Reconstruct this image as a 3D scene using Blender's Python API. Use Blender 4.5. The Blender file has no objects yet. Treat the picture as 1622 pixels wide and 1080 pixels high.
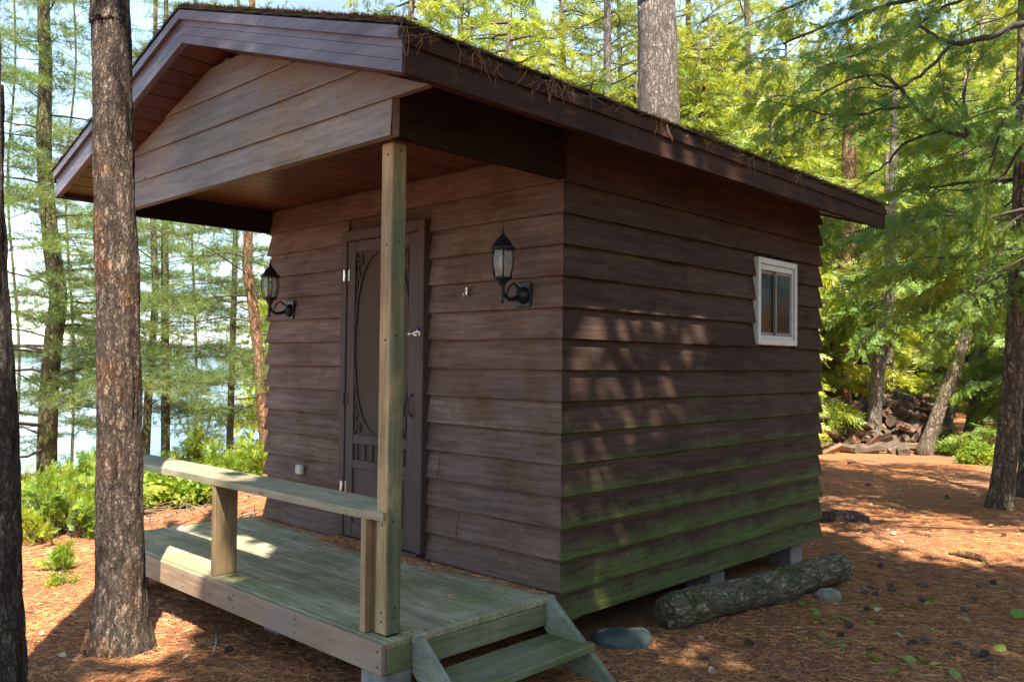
import bpy, math, random
import numpy as np
from mathutils import Vector, Matrix, noise
SC = bpy.context.scene
COL = SC.collection
rad = math.radians
# ------------------------------------------------------------------ camera
CAM = np.array([2.945, -3.4738, 1.222])
YAW, PITCH, ROLL, FPX = 0.7628, 0.0261, 0.0109, 1343.43
_f = np.array([-math.sin(YAW)*math.cos(PITCH), math.cos(YAW)*math.cos(PITCH), math.sin(PITCH)])
_r = np.array([math.cos(YAW), math.sin(YAW), 0.0]); _u = np.cross(_r, _f)
R2 = math.cos(ROLL)*_r + math.sin(ROLL)*_u; U2 = -math.sin(ROLL)*_r + math.cos(ROLL)*_u
cd = bpy.data.cameras.new('camera'); cam = bpy.data.objects.new('camera', cd); COL.objects.link(cam)
cd.sensor_width = 36.0; cd.lens = FPX/1622*36.0; cd.clip_end = 6000; cd.clip_start = 0.05
M = Matrix.Identity(4)
for i in range(3):
    M[i][0], M[i][1], M[i][2], M[i][3] = R2[i], U2[i], -_f[i], CAM[i]
cam.matrix_world = M
SC.camera = cam
SC.render.resolution_x, SC.render.resolution_y = 1024, 681
# ------------------------------------------------------------------ light
SUN = np.array([1.0, -0.7, 2.0]); SUN = SUN/np.linalg.norm(SUN)      # towards the sun
SC.view_settings.view_transform = 'Standard'; SC.view_settings.look = 'None'
SC.view_settings.gamma = 1.0; SC.view_settings.exposure = 2.0
w = bpy.data.worlds.new('World'); SC.world = w; w.use_nodes = True
nt = w.node_tree; N = nt.nodes; L = nt.links
bg = N['Background']; bg.inputs['Strength'].default_value = 0.15
sky = N.new('ShaderNodeTexSky'); sky.sky_type = 'NISHITA'; sky.sun_disc = False; sky.dust_density = 0.15; sky.ozone_density = 2.5; sky.air_density = 1.0
sky.sun_elevation = math.asin(SUN[2]); sky.sun_rotation = math.atan2(SUN[0], SUN[1])
tc = N.new('ShaderNodeTexCoord'); mp = N.new('ShaderNodeMapping'); mp.inputs['Scale'].default_value = (1, 1, 2.6)
nz = N.new('ShaderNodeTexNoise'); nz.inputs['Scale'].default_value = 3.2; nz.inputs['Detail'].default_value = 8
nz.inputs['Roughness'].default_value = 0.6
cr = N.new('ShaderNodeValToRGB'); cr.color_ramp.elements[0].position = 0.42; cr.color_ramp.elements[1].position = 0.66
mx = N.new('ShaderNodeMixRGB'); mx.inputs['Color2'].default_value = (.95, 1.4, 2.1, 1)
L.new(tc.outputs['Generated'], mp.inputs['Vector']); L.new(mp.outputs['Vector'], nz.inputs['Vector'])
L.new(nz.outputs['Fac'], cr.inputs['Fac']); L.new(cr.outputs['Color'], mx.inputs['Fac'])
L.new(sky.outputs['Color'], mx.inputs['Color1']); wt = N.new('ShaderNodeMixRGB'); wt.blend_type = 'MULTIPLY'; wt.inputs['Fac'].default_value = 1; wt.inputs['Color2'].default_value = (1.08, 1.0, .88, 1)
L.new(mx.outputs['Color'], wt.inputs['Color1']); L.new(wt.outputs['Color'], bg.inputs['Color'])
sd = bpy.data.lights.new('sun', 'SUN'); sd.energy = 4.7; sd.angle = rad(0.5); sd.color = (1.0, 0.91, 0.76)
so = bpy.data.objects.new('sun', sd); COL.objects.link(so)
so.rotation_euler = Vector((-SUN[0], -SUN[1], -SUN[2])).to_track_quat('-Z', 'Y').to_euler(); so.location = (6, -6, 14)

# ------------------------------------------------------------------ helpers
def ray(u, v): return _f + R2*(u-811)/FPX + U2*(540-v)/FPX
def at(u, v, d):                      # world point seen at photo pixel (u,v), d metres deep
    return CAM + ray(u, v)*d
def smooth(a, b, x):
    t = np.clip((np.asarray(x, float)-a)/(b-a), 0, 1); return t*t*(3-2*t)
def vnoise(x, y, s=1.0, z=0.0): return noise.noise(Vector((x*s, y*s, z)))
def gz(x, y):
    q = -0.9*x - 0.2*y
    z = -0.36 - 4.9*float(smooth(8.5, 24, q)) - 0.05*float(smooth(3, 8, q))
    land = 1-float(smooth(4, 10, q))
    z += land*(0.10*max(0, y-17) + 0.16*max(0, y-28))
    if y > 44: z -= land*0.26*(y-44)*0.8
    z += 0.035*vnoise(x, y, 0.7) + 0.012*vnoise(x, y, 3.1, 5) + 0.05*land*float(smooth(6, 14, y))*vnoise(x, y, .35, 9)
    return z
def ground_at(u, v):
    d = ray(u, v); t = 1.0
    while t < 80:
        P = CAM + d*t
        if P[2] <= gz(P[0], P[1]): break
        t += 0.03
    return CAM + d*t
def empty(name, loc, rz=0.0, sc=1.0):
    o = bpy.data.objects.new(name, None); COL.objects.link(o); o.location = tuple(loc)
    o.rotation_euler = (0, 0, rz); o.scale = (sc, sc, sc); o.empty_display_size = 0.1
    return o
def tag(o, label=None, cat=None, group=None, kind=None):
    if label: o['label'] = label
    if cat: o['category'] = cat
    if group: o['group'] = group
    if kind: o['kind'] = kind
    return o
def raw_mesh(name, V, F, smooth_=False):
    V = np.asarray(V, dtype=np.float32).reshape(-1, 3); F = np.asarray(F, dtype=np.int32)
    k = F.shape[1]; me = bpy.data.meshes.new(name)
    me.vertices.add(len(V)); me.vertices.foreach_set('co', V.ravel())
    me.loops.add(F.size); me.loops.foreach_set('vertex_index', F.ravel())
    me.polygons.add(len(F)); me.polygons.foreach_set('loop_start', np.arange(0, F.size, k, dtype=np.int32))
    me.polygons.foreach_set('loop_total', np.full(len(F), k, dtype=np.int32))
    if smooth_: me.polygons.foreach_set('use_smooth', np.ones(len(F), dtype=bool))
    me.update(calc_edges=True); return me
def link_mesh(name, me, m, parent=None):
    for q in (m if isinstance(m, (list, tuple)) else [m]): me.materials.append(q)
    o = bpy.data.objects.new(name, me); COL.objects.link(o)
    if parent is not None: o.parent = parent
    return o
class MB:
    """collects geometry in world coordinates, one object in the end"""
    def __init__(s): s.v = []; s.f = []; s.t = []; s.sm = []
    def add(s, V, F, tone=0.5, sm=False):
        b = len(s.v); s.v += [tuple(p) for p in V]
        s.f += [tuple(i+b for i in f) for f in F]; s.t += [tone]*len(F); s.sm += [sm]*len(F); return s
    def box(s, x0, x1, y0, y1, z0, z1, tone=0.5, bev=0.0):
        if bev <= 0:
            V = [(x0,y0,z0),(x1,y0,z0),(x1,y1,z0),(x0,y1,z0),(x0,y0,z1),(x1,y0,z1),(x1,y1,z1),(x0,y1,z1)]
            F = [(0,3,2,1),(4,5,6,7),(0,1,5,4),(1,2,6,5),(2,3,7,6),(3,0,4,7)]
            return s.add(V, F, tone)
        c = np.array([(x0+x1)/2, (y0+y1)/2, (z0+z1)/2]); h = np.array([(x1-x0)/2, (y1-y0)/2, (z1-z0)/2])
        return s.obox(c, np.eye(3), h, tone, bev)
    def obox(s, c, A, h, tone=0.5, bev=0.0):      # oriented box: columns of A are axes, h half sizes
        c = np.array(c, float); A = np.array(A, float); h = np.array(h, float)
        V = []; 
        if bev <= 0:
            for sz in (-1, 1):
                for sx, sy in ((-1,-1),(1,-1),(1,1),(-1,1)): V.append(c + A@(h*np.array([sx, sy, sz])))
            return s.add(V, [(0,3,2,1),(4,5,6,7),(0,1,5,4),(1,2,6,5),(2,3,7,6),(3,0,4,7)], tone)
        idx = {}
        for sx in (-1,1):
            for sy in (-1,1):
                for sz in (-1,1):
                    for ax in range(3):
                        q = h*np.array([sx,sy,sz]); 
                        for a in range(3):
                            if a != ax: q[a] -= bev*np.sign(q[a])
                        idx[(sx,sy,sz,ax)] = len(V); V.append(c + A@q)
        F = []
        for ax in range(3):
            a, b = [(1,2),(2,0),(0,1)][ax]
            for sg in (-1,1):
                q = []
                for sa, sb in ((-1,-1),(1,-1),(1,1),(-1,1)):
                    k = [0,0,0]; k[ax]=sg; k[a]=sa; k[b]=sb; q.append(idx[(*k, ax)])
                F.append(tuple(q if sg > 0 else q[::-1]))
        for ax in range(3):                        # edge chamfers along ax
            a, b = [(1,2),(2,0),(0,1)][ax]
            for sa in (-1,1):
                for sb in (-1,1):
                    def K(e, face):
                        k=[0,0,0]; k[ax]=e; k[a]=sa; k[b]=sb; return idx[(*k, face)]
                    q = [K(-1,a), K(1,a), K(1,b), K(-1,b)]
                    F.append(tuple(q))
        for sx in (-1,1):
            for sy in (-1,1):
                for sz in (-1,1):
                    F.append(tuple(idx[(sx,sy,sz,a)] for a in range(3)))
        return s.add(V, F, tone)
    def prism(s, poly, axis, a0, a1, tone=0.5):    # poly in the two other axes (cyclic order), extruded along axis
        n = len(poly); V = []
        for a in (a0, a1):
            for p in poly:
                if axis == 0: V.append((a, p[0], p[1]))
                elif axis == 1: V.append((p[0], a, p[1]))
                else: V.append((p[0], p[1], a))
        F = [tuple(range(n))[::-1], tuple(range(n, 2*n))]
        for i in range(n): F.append((i, (i+1) % n, n+(i+1) % n, n+i))
        return s.add(V, F, tone)
    def tube(s, pts, rr, seg=8, tone=0.5, ridge=0.0, rs=9.0, cap=True, seed=0.0, squash=1.0):
        pts = [np.array(p, float) for p in pts]; n = len(pts)
        if not hasattr(rr, '__len__'): rr = [rr]*n
        T = [pts[min(i+1, n-1)]-pts[max(i-1, 0)] for i in range(n)]
        T = [t/(np.linalg.norm(t)+1e-9) for t in T]
        ref = np.array([0,0,1.0]) if abs(T[0][2]) < .8 else np.array([1.0,0,0])
        a = np.cross(ref, T[0]); a /= np.linalg.norm(a); V = []
        for i in range(n):
            a = a - T[i]*(a@T[i]); a /= np.linalg.norm(a)+1e-9; b = np.cross(T[i], a)
            for k in range(seg):
                th = 2*math.pi*k/seg; r = rr[i]
                if ridge > 0:
                    cx, cy = math.cos(th), math.sin(th)
                    zz = pts[i][2]+pts[i][0]*.3
                    q = noise.noise(Vector((cx*rs*.35, cy*rs*.35, zz*rs*.28+seed)))
                    q2 = 1-abs(noise.noise(Vector((cx*rs*.8+9, cy*rs*.8, zz*rs*.42+seed))))*2.4
                    q3 = noise.noise(Vector((cx*rs*2, cy*rs*2, zz*rs*1.6+seed)))
                    r = r*(1+ridge*(q*.7+q2*.55+q3*.35-.3))
                V.append(pts[i] + (a*math.cos(th) + b*math.sin(th)*squash)*r)
        F = []
        for i in range(n-1):
            for k in range(seg):
                k2 = (k+1) % seg
                F.append((i*seg+k, i*seg+k2, (i+1)*seg+k2, (i+1)*seg+k))
        if cap: F.append(tuple(range(seg))[::-1]); F.append(tuple((n-1)*seg+k for k in range(seg)))
        return s.add(V, F, tone, True)
    def lathe(s, cx, cy, prof, seg=12, tone=0.5, a0=0.0):
        V = []
        for (r, z) in prof:
            for k in range(seg):
                th = a0+2*math.pi*k/seg; V.append((cx+r*math.cos(th), cy+r*math.sin(th), z))
        F = []
        for i in range(len(prof)-1):
            for k in range(seg):
                k2 = (k+1) % seg; F.append((i*seg+k, i*seg+k2, (i+1)*seg+k2, (i+1)*seg+k))
        F.append(tuple(range(seg))[::-1]); F.append(tuple((len(prof)-1)*seg+k for k in range(seg)))
        return s.add(V, F, tone, seg > 8)
    def nail(s, c, n, r=.0038, h=.0012):
        c = np.array(c, float); n = np.array(n, float); n /= np.linalg.norm(n); a = np.cross(n, [.3, .5, .81]); a /= np.linalg.norm(a); b = np.cross(n, a)
        V = [c+n*q*h+(a*math.cos(k*math.pi/3)+b*math.sin(k*math.pi/3))*r for q in (-1, 1) for k in range(6)]
        return s.add(V, [(6,7,8,9,10,11)]+[(k, (k+1) % 6, 6+(k+1) % 6, 6+k) for k in range(6)], -1)
    def build(s, name, m, parent=None, flat=False):
        b = np.array(parent_loc(parent)) if parent is not None else np.zeros(3)
        me = bpy.data.meshes.new(name)
        me.from_pydata([tuple(np.array(p)-b) for p in s.v], [], s.f)
        if isinstance(m, (list, tuple)): me.polygons.foreach_set('material_index', np.array([1 if t < 0 else 0 for t in s.t], dtype=np.int32))
        at_ = me.attributes.new('tone', 'FLOAT', 'FACE'); at_.data.foreach_set('value', np.array(s.t, dtype=np.float32))
        if not flat: me.polygons.foreach_set('use_smooth', np.array(s.sm, dtype=bool))
        me.update()
        return link_mesh(name, me, m, parent)
def parent_loc(p):
    while p.parent is not None: p = p.parent
    return tuple(p.location)
def copy_tree(o, parent=None):
    c = o.copy(); COL.objects.link(c); c.parent = parent
    for ch in list(o.children): copy_tree(ch, c)
    return c

# ------------------------------------------------------------------ materials
def mat(name):
    m = bpy.data.materials.new(name); m.use_nodes = True
    return m, m.node_tree.nodes, m.node_tree.links, m.node_tree.nodes['Principled BSDF']
def tex(N, L, scale, detail=4, rough=0.55, stretch=(1,1,1), coord='Object', kind='noise', dist=0.0):
    t = N.new('ShaderNodeTexCoord'); mp = N.new('ShaderNodeMapping'); mp.inputs['Scale'].default_value = stretch
    L.new(t.outputs[coord], mp.inputs['Vector'])
    if kind == 'noise':
        n = N.new('ShaderNodeTexNoise'); n.inputs['Detail'].default_value = detail
        n.inputs['Roughness'].default_value = rough; n.inputs['Distortion'].default_value = dist
    else:
        n = N.new('ShaderNodeTexVoronoi')
        if kind == 'edge': n.feature = 'DISTANCE_TO_EDGE'
    n.inputs['Scale'].default_value = scale
    L.new(mp.outputs['Vector'], n.inputs['Vector']); return n
def ramp(N, L, src, stops):
    c = N.new('ShaderNodeValToRGB'); e = c.color_ramp.elements
    while len(e) < len(stops): e.new(0.5)
    for i, (p, col) in enumerate(stops): e[i].position = p; e[i].color = (*col, 1) if len(col) == 3 else col
    L.new(src, c.inputs['Fac']); return c
def mixc(N, L, fac, a, b, mode='MIX'):
    m = N.new('ShaderNodeMixRGB'); m.blend_type = mode
    for s, k in ((fac,'Fac'),(a,'Color1'),(b,'Color2')):
        if isinstance(s, (int, float)): m.inputs[k].default_value = s
        elif isinstance(s, tuple): m.inputs[k].default_value = (*s, 1)
        else: L.new(s, m.inputs[k])
    return m.outputs['Color']
def mth(N, L, op, a, b=None, clamp=False):
    m = N.new('ShaderNodeMath'); m.operation = op; m.use_clamp = clamp
    for i, s in enumerate((a, b)):
        if s is None: continue
        if isinstance(s, (int, float)): m.inputs[i].default_value = s
        else: L.new(s, m.inputs[i])
    return m.outputs[0]
def bump(N, L, b, h, strength, dist=0.02, prev=None):
    n = N.new('ShaderNodeBump'); n.inputs['Strength'].default_value = strength; n.inputs['Distance'].default_value = dist
    L.new(h, n.inputs['Height'])
    if prev is not None: L.new(prev, n.inputs['Normal'])
    L.new(n.outputs['Normal'], b.inputs['Normal']); return n.outputs['Normal']
G0 = (0,0,0); G1 = (1,1,1)
AX = {'x': (0.07,1,1), 'y': (1,0.07,1), 'z': (1,1,0.07)}
def wood(name, c1, c2, axis='x', algae=None, algae_amt=0.0, rough=0.75, spots=0.5, algae_z=None, algae_x=False, grey=None, knots=True, groove=None, grain=0.45, spec=.3):
    """painted or bare boards with grain, knots, worn patches and algae stains"""
    m, N, L, b = mat(name)
    g = tex(N, L, 38, 5, .65, AX[axis], dist=.6); g2 = tex(N, L, 5, 4, .6, tuple(.3 if s < 1 else 1 for s in AX[axis]))
    big = tex(N, L, 1.7, 5, .6)
    col = mixc(N, L, ramp(N, L, g.outputs['Fac'], [(.32,G0),(.68,G1)]).outputs['Color'], c1, c2)
    a = N.new('ShaderNodeAttribute'); a.attribute_name = 'tone'
    tn = mth(N, L, 'ADD', mth(N, L, 'MULTIPLY', a.outputs['Fac'], .5), .75)
    tcol = N.new('ShaderNodeCombineColor')
    for i in range(3): L.new(tn, tcol.inputs[i])
    col = mixc(N, L, 1.0, col, tcol.outputs[0], 'MULTIPLY')
    bl = ramp(N, L, g2.outputs['Fac'], [(.3,(1-spots*.7,)*3),(.7,(1+spots*.35,)*3)])
    col = mixc(N, L, 1.0, col, bl.outputs['Color'], 'MULTIPLY')
    if grey is not None:
        col = mixc(N, L, ramp(N, L, big.outputs['Fac'], [(.42,G0),(.68,(.85,)*3)]).outputs['Color'], col, grey)
    if knots:
        k = tex(N, L, 5.5, kind='vor', stretch=tuple(.45 if s < 1 else 1.4 for s in AX[axis]))
        kr = ramp(N, L, k.outputs['Distance'], [(.035,(.35,.3,.27)),(.075,(.75,.72,.7)),(.11,G1)])
        kn = tex(N, L, 2.1, 1); kk = ramp(N, L, kn.outputs['Fac'], [(.45,G0),(.5,G1)])
        col = mixc(N, L, kk.outputs['Color'], col, mixc(N, L, 1.0, col, kr.outputs['Color'], 'MULTIPLY'))
    if algae is not None:
        an = tex(N, L, 2.6, 6, .68); af = tex(N, L, 60, 3, .7)
        f = mth(N, L, 'ADD', an.outputs['Fac'], mth(N, L, 'MULTIPLY', mth(N, L, 'SUBTRACT', af.outputs['Fac'], .5), .35))
        f = mth(N, L, 'ADD', f, algae_amt)
        if algae_z is not None:                     # algae from the damp foot up; board banding deepened for shade under laps
            tcn = N.new('ShaderNodeTexCoord'); sp = N.new('ShaderNodeSeparateXYZ'); L.new(tcn.outputs['Object'], sp.inputs[0])
            z = sp.outputs['Z']; mr = N.new('ShaderNodeMapRange'); L.new(z, mr.inputs[0])
            for i, vv in zip((1,2,3,4), (algae_z[0], algae_z[1], .28, -.34)): mr.inputs[i].default_value = vv
            f = mth(N, L, 'ADD', f, mr.outputs[0])
            fr = mth(N, L, 'FRACT', mth(N, L, 'ADD', mth(N, L, 'DIVIDE', z, .17), 10.0))
            f = mth(N, L, 'ADD', f, mth(N, L, 'MULTIPLY', mth(N, L, 'SUBTRACT', .42, fr), .42))
        if algae_x:                                 # the weather side of the post
            ge = N.new('ShaderNodeNewGeometry'); sp = N.new('ShaderNodeSeparateXYZ'); L.new(ge.outputs['Normal'], sp.inputs[0])
            f = mth(N, L, 'ADD', f, mth(N, L, 'MULTIPLY', sp.outputs['X'], .28))
        ar = ramp(N, L, f, [(.45,G0),(.72,(.92,)*3)])
        alg = mixc(N, L, af.outputs['Fac'], tuple(c*.6 for c in algae), tuple(c*1.35 for c in algae))
        alg = mixc(N, L, 1.0, alg, ramp(N, L, g.outputs['Fac'], [(.3,(.55,)*3),(.7,(1.3,)*3)]).outputs['Color'], 'MULTIPLY')
        col = mixc(N, L, ar.outputs['Color'], col, alg)
    L.new(col, b.inputs['Base Color']); b.inputs['Roughness'].default_value = rough
    b.inputs['Specular IOR Level'].default_value = spec
    n1 = bump(N, L, b, g.outputs['Fac'], grain, .004)
    bump(N, L, b, g2.outputs['Fac'], .35, .012, n1)
    return m
def simple(name, c, rough=.6, metal=0.0, var=.25, scale=18, spec=.4, bmp=.2):
    m, N, L, b = mat(name); n = tex(N, L, scale, 5)
    col = ramp(N, L, n.outputs['Fac'], [(.3, tuple(x*(1-var) for x in c)), (.7, tuple(min(1, x*(1+var)) for x in c))])
    L.new(col.outputs['Color'], b.inputs['Base Color']); b.inputs['Roughness'].default_value = rough
    b.inputs['Metallic'].default_value = metal; b.inputs['Specular IOR Level'].default_value = spec
    if bmp: bump(N, L, b, n.outputs['Fac'], bmp, .01)
    return m
def bark(name, c1, c2, patch=None, moss=None, scale=9, moss_amt=.5, depth=1.0, ax=2):
    sv = lambda k: tuple(k if i == ax else 1 for i in range(3))
    m, N, L, b = mat(name)
    n = tex(N, L, scale*1.6, 6, .7, sv(.35)); f = tex(N, L, 70, 4, .7, sv(.5))
    def cracks(sc, zs, amt):                       # plates with wandering, broken cracks between them
        t = N.new('ShaderNodeTexCoord'); mp = N.new('ShaderNodeMapping'); mp.inputs['Scale'].default_value = sv(zs)
        L.new(t.outputs['Object'], mp.inputs['Vector']); w1 = tex(N, L, sc*.9, 5, .7, sv(zs*1.3))
        va = N.new('ShaderNodeVectorMath'); va.operation = 'MULTIPLY_ADD'; va.inputs[1].default_value = (amt,)*3
        L.new(w1.outputs['Color'], va.inputs[0]); L.new(mp.outputs['Vector'], va.inputs[2])
        vo = N.new('ShaderNodeTexVoronoi'); vo.feature = 'DISTANCE_TO_EDGE'; vo.inputs['Scale'].default_value = sc
        L.new(va.outputs[0], vo.inputs['Vector']); return vo
    e = cracks(scale*2.1, .30, .13); e2 = cracks(scale*4.6, .42, .08)
    big = tex(N, L, 2.3, 4, .6)
    col = mixc(N, L, ramp(N, L, n.outputs['Fac'], [(.33,G0),(.66,G1)]).outputs['Color'], c1, c2)
    if patch is not None:
        col = mixc(N, L, ramp(N, L, big.outputs['Fac'], [(.52,G0),(.62,(.8,)*3)]).outputs['Color'], col, patch)
    if moss is not None:
        mo = tex(N, L, 4.5, 5, .7)
        col = mixc(N, L, ramp(N, L, mo.outputs['Fac'], [(moss_amt-.02,G0),(moss_amt+.14,(.8,)*3)]).outputs['Color'], col, moss)
    ea = ramp(N, L, e.outputs['Distance'], [(.0,(.28,)*3),(.09,(.8,)*3),(.2,G1)]); eb = ramp(N, L, e2.outputs['Distance'], [(.0,(.45,)*3),(.15,G1)])
    class cr_: outputs = {'Color': mixc(N, L, 1.0, ea.outputs['Color'], eb.outputs['Color'], 'MULTIPLY')}
    col = mixc(N, L, .8, col, cr_.outputs['Color'], 'MULTIPLY')
    col = mixc(N, L, .6, col, ramp(N, L, f.outputs['Fac'], [(.3,(.5,)*3),(.7,(1.4,)*3)]).outputs['Color'], 'MULTIPLY')
    L.new(col, b.inputs['Base Color']); b.inputs['Roughness'].default_value = .9; b.inputs['Specular IOR Level'].default_value = .15
    n1 = bump(N, L, b, cr_.outputs['Color'], .9*depth, .03)
    n2 = bump(N, L, b, n.outputs['Fac'], .6*depth, .02, n1); bump(N, L, b, f.outputs['Fac'], .5, .006, n2)
    return m
def leaf(name, cols, scale=1.6, trans=.45, fine=12):
    """foliage: clumps of different green, light passing through"""
    m, N, L, b = mat(name); out = N['Material Output']
    n = tex(N, L, scale, 3, .6); f = tex(N, L, fine, 2, .5)
    v = mth(N, L, 'ADD', mth(N, L, 'MULTIPLY', n.outputs['Fac'], .6), mth(N, L, 'MULTIPLY', f.outputs['Fac'], .4))
    k = len(cols); c = ramp(N, L, v, [(.36+.28*i/(k-1), cols[i]) for i in range(k)])
    N.remove(b)
    d = N.new('ShaderNodeBsdfDiffuse'); t = N.new('ShaderNodeBsdfTranslucent'); g = N.new('ShaderNodeBsdfGlossy')
    g.inputs['Roughness'].default_value = .45; g.inputs['Color'].default_value = (.5,.55,.5,1)
    L.new(c.outputs['Color'], d.inputs['Color'])
    tcn = mixc(N, L, 1.0, c.outputs['Color'], (1.35,1.25,.6), 'MULTIPLY'); L.new(tcn, t.inputs['Color'])
    a = N.new('ShaderNodeMixShader'); a.inputs[0].default_value = trans; L.new(d.outputs[0], a.inputs[1]); L.new(t.outputs[0], a.inputs[2])
    a2 = N.new('ShaderNodeMixShader'); a2.inputs[0].default_value = .05; L.new(a.outputs[0], a2.inputs[1]); L.new(g.outputs[0], a2.inputs[2])
    L.new(a2.outputs[0], out.inputs['Surface']); return m
BR1, BR2 = (.108,.070,.056), (.205,.142,.118)
ALG = (.085,.125,.030)
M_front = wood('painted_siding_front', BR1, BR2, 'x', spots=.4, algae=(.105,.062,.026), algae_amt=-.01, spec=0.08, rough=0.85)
M_side_shade = wood('painted_siding_side', (.046,.028,.021), (.092,.060,.046), 'y', spots=.5, algae=(.092,.115,.038), algae_amt=.13, algae_z=(-.1,1.5), spec=0.08, rough=0.85)  # siding paint darkened: the side wall's shade is put into the colour
M_gable = wood('gable_boards', (.175,.158,.145), (.265,.24,.22), 'x', spots=.3, algae=(.23,.16,.09), algae_amt=.0, spec=0.15, rough=0.75)
M_fascia = wood('weathered_fascia', (0.099,0.0748,0.0858), (0.182,0.143,0.165), 'x', spots=.6, rough=.4, knots=False)
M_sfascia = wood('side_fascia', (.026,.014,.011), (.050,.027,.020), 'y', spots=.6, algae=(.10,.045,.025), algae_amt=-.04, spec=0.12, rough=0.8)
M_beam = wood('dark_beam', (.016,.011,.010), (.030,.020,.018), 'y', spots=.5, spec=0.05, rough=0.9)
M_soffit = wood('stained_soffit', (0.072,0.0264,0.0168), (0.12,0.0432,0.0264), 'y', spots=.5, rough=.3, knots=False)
M_door = wood('painted_door', (0.0744,0.0504,0.0432), (0.101,0.0696,0.06), 'z', spots=.15, knots=False, grain=.15, spec=0.15, rough=0.7)
M_post = wood('weathered_post', (0.288,0.192,0.09), (0.48,0.348,0.18), 'z', spots=.7, algae=(.12,.145,.075), algae_amt=-.06, algae_x=True)
M_supp = wood('bench_supports', (0.264,0.168,0.084), (0.456,0.312,0.168), 'z', spots=.7, algae=(.12,.14,.06), algae_amt=-.07)
M_deck = wood('deck_boards', (.29,.25,.165), (.56,.49,.34), 'x', spots=.6, algae=(.21,.225,.085), algae_amt=.05)
M_rim = wood('deck_rim', (0.276,0.184,0.121), (0.437,0.31,0.218), 'x', spots=.6, algae=(.30,.20,.08), algae_amt=-.03, grey=(.28,.21,.18))
M_step = wood('mossy_steps', (0.18,0.174,0.12), (0.288,0.276,0.192), 'y', spots=.5, algae=(0.144,0.174,0.054), algae_amt=.10)
M_string = wood('step_stringers', (.20,.21,.17), (.32,.33,.27), 'x', spots=.5, algae=(.11,.15,.05), algae_amt=.02)
M_bench = wood('bench_seat', (0.297,0.253,0.154), (0.462,0.396,0.264), 'x', spots=.5, algae=(.15,.20,.10), algae_amt=.02)
M_white = simple('white_vinyl', (.50,.55,.50), .45, var=.08)
M_sash = simple('grey_sash', (.16,.16,.14), .5, var=.15)
M_nail = simple('rusty_nail_heads', (.035,.026,.022), .7, metal=.3, var=.4)
M_black = simple('black_metal', (.018,.018,.018), .4, metal=.3, var=.3)
M_steel = simple('bright_steel', (.55,.53,.48), .3, metal=.9, var=.15)
M_screen = simple('door_screen', (.080,.057,.042), .9, spec=.1, var=.1, scale=400, bmp=.0)
M_inside = simple('dark_interior', (.02,.018,.015), .9)
M_curtain = simple('curtain_cloth', (.06,.062,.052), .9, var=.3, scale=8)
M_shingle = simple('roof_shingle', (.035,.032,.030), .95, var=.4, scale=40)
M_stone = simple('blue_grey_stone', (.070,.092,.09), .8, var=.4, scale=9, bmp=.6)
M_stone2 = simple('pale_stone', (.25,.25,.17), .85, var=.35, scale=12, bmp=.6)
M_conc = simple('concrete_pier', (.23,.22,.20), .9, var=.3, scale=14)
M_cone = simple('pine_cone_scales', (.14,.098,.07), .8, var=.4, scale=30)
M_box = simple('outlet_cover', (.42,.42,.34), .5, var=.08)
def glass(name, col, rough=.05, alpha=.5):
    m, N, L, b = mat(name); b.inputs['Base Color'].default_value = (*col, 1); b.inputs['Roughness'].default_value = rough
    b.inputs['Alpha'].default_value = alpha; b.inputs['Specular IOR Level'].default_value = .8
    n = tex(N, L, 30, 4, .6); bump(N, L, b, n.outputs['Fac'], .15, .004); return m
M_glass = glass('window_glass', (.02,.024,.022), .06, .6); M_glass.node_tree.nodes['Principled BSDF'].inputs['Specular IOR Level'].default_value = .1
M_lglass = glass('seeded_lantern_glass', (.36,.38,.32), .12, .32)
M_bark = bark('pine_bark', (.14,.105,.085), (.27,.205,.165), patch=(.29,.16,.09), scale=8.5, depth=1.2)
M_barkd = bark('dark_pine_bark', (.15,.12,.10), (.29,.235,.20), patch=(.12,.13,.07), scale=9)
M_barkg = bark('mossy_bark', (.17,.14,.09), (.26,.215,.14), moss=(.17,.19,.045), scale=6, moss_amt=.45)
M_barko = bark('orange_pine_bark', (.26,.155,.09), (.42,.25,.14), scale=6)
M_barkp = bark('grey_pine_bark', (.23,.19,.17), (.37,.315,.28), scale=7)
M_barkc = bark('cedar_bark', (.20,.16,.115), (.36,.29,.21), patch=(.22,.15,.09), scale=5, depth=1.2)
M_twig = simple('branch_bark', (.075,.06,.05), .9, var=.4)
M_dead = simple('bleached_wood', (.62,.60,.58), .85, var=.2)
M_log0 = bark('mossy_log_bark', (.27,.22,.15), (.44,.37,.26), moss=(.14,.175,.05), scale=8, moss_amt=.49, ax=1)
M_log = wood('mossy_log_surface', (.055,.045,.03), (.14,.115,.075), 'y', spots=.9, algae=(.055,.085,.014), algae_amt=.05, knots=False, grain=.9)
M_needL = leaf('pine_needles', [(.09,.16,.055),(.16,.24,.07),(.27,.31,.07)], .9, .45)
M_needY = leaf('sunny_pine_needles', [(.13,.20,.03),(.28,.32,.03),(.46,.43,.04)], .7, .45)  # yellower needle copy, sunlight put into the colour
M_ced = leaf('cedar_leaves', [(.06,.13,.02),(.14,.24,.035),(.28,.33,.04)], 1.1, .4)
M_cedY = leaf('sunny_cedar_leaves', [(.10,.18,.02),(.26,.31,.025),(.46,.42,.03)], .8, .45)  # brighter cedar copy with the sunlit yellow in its colour
M_shr = leaf('shrub_leaves', [(.10,.20,.025),(.21,.31,.03),(.40,.40,.035)], 2.0, .45)
M_lf = leaf('fallen_green_leaf', [(.16,.28,.05),(.25,.36,.06),(.42,.42,.08)], 9, .3)

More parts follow.
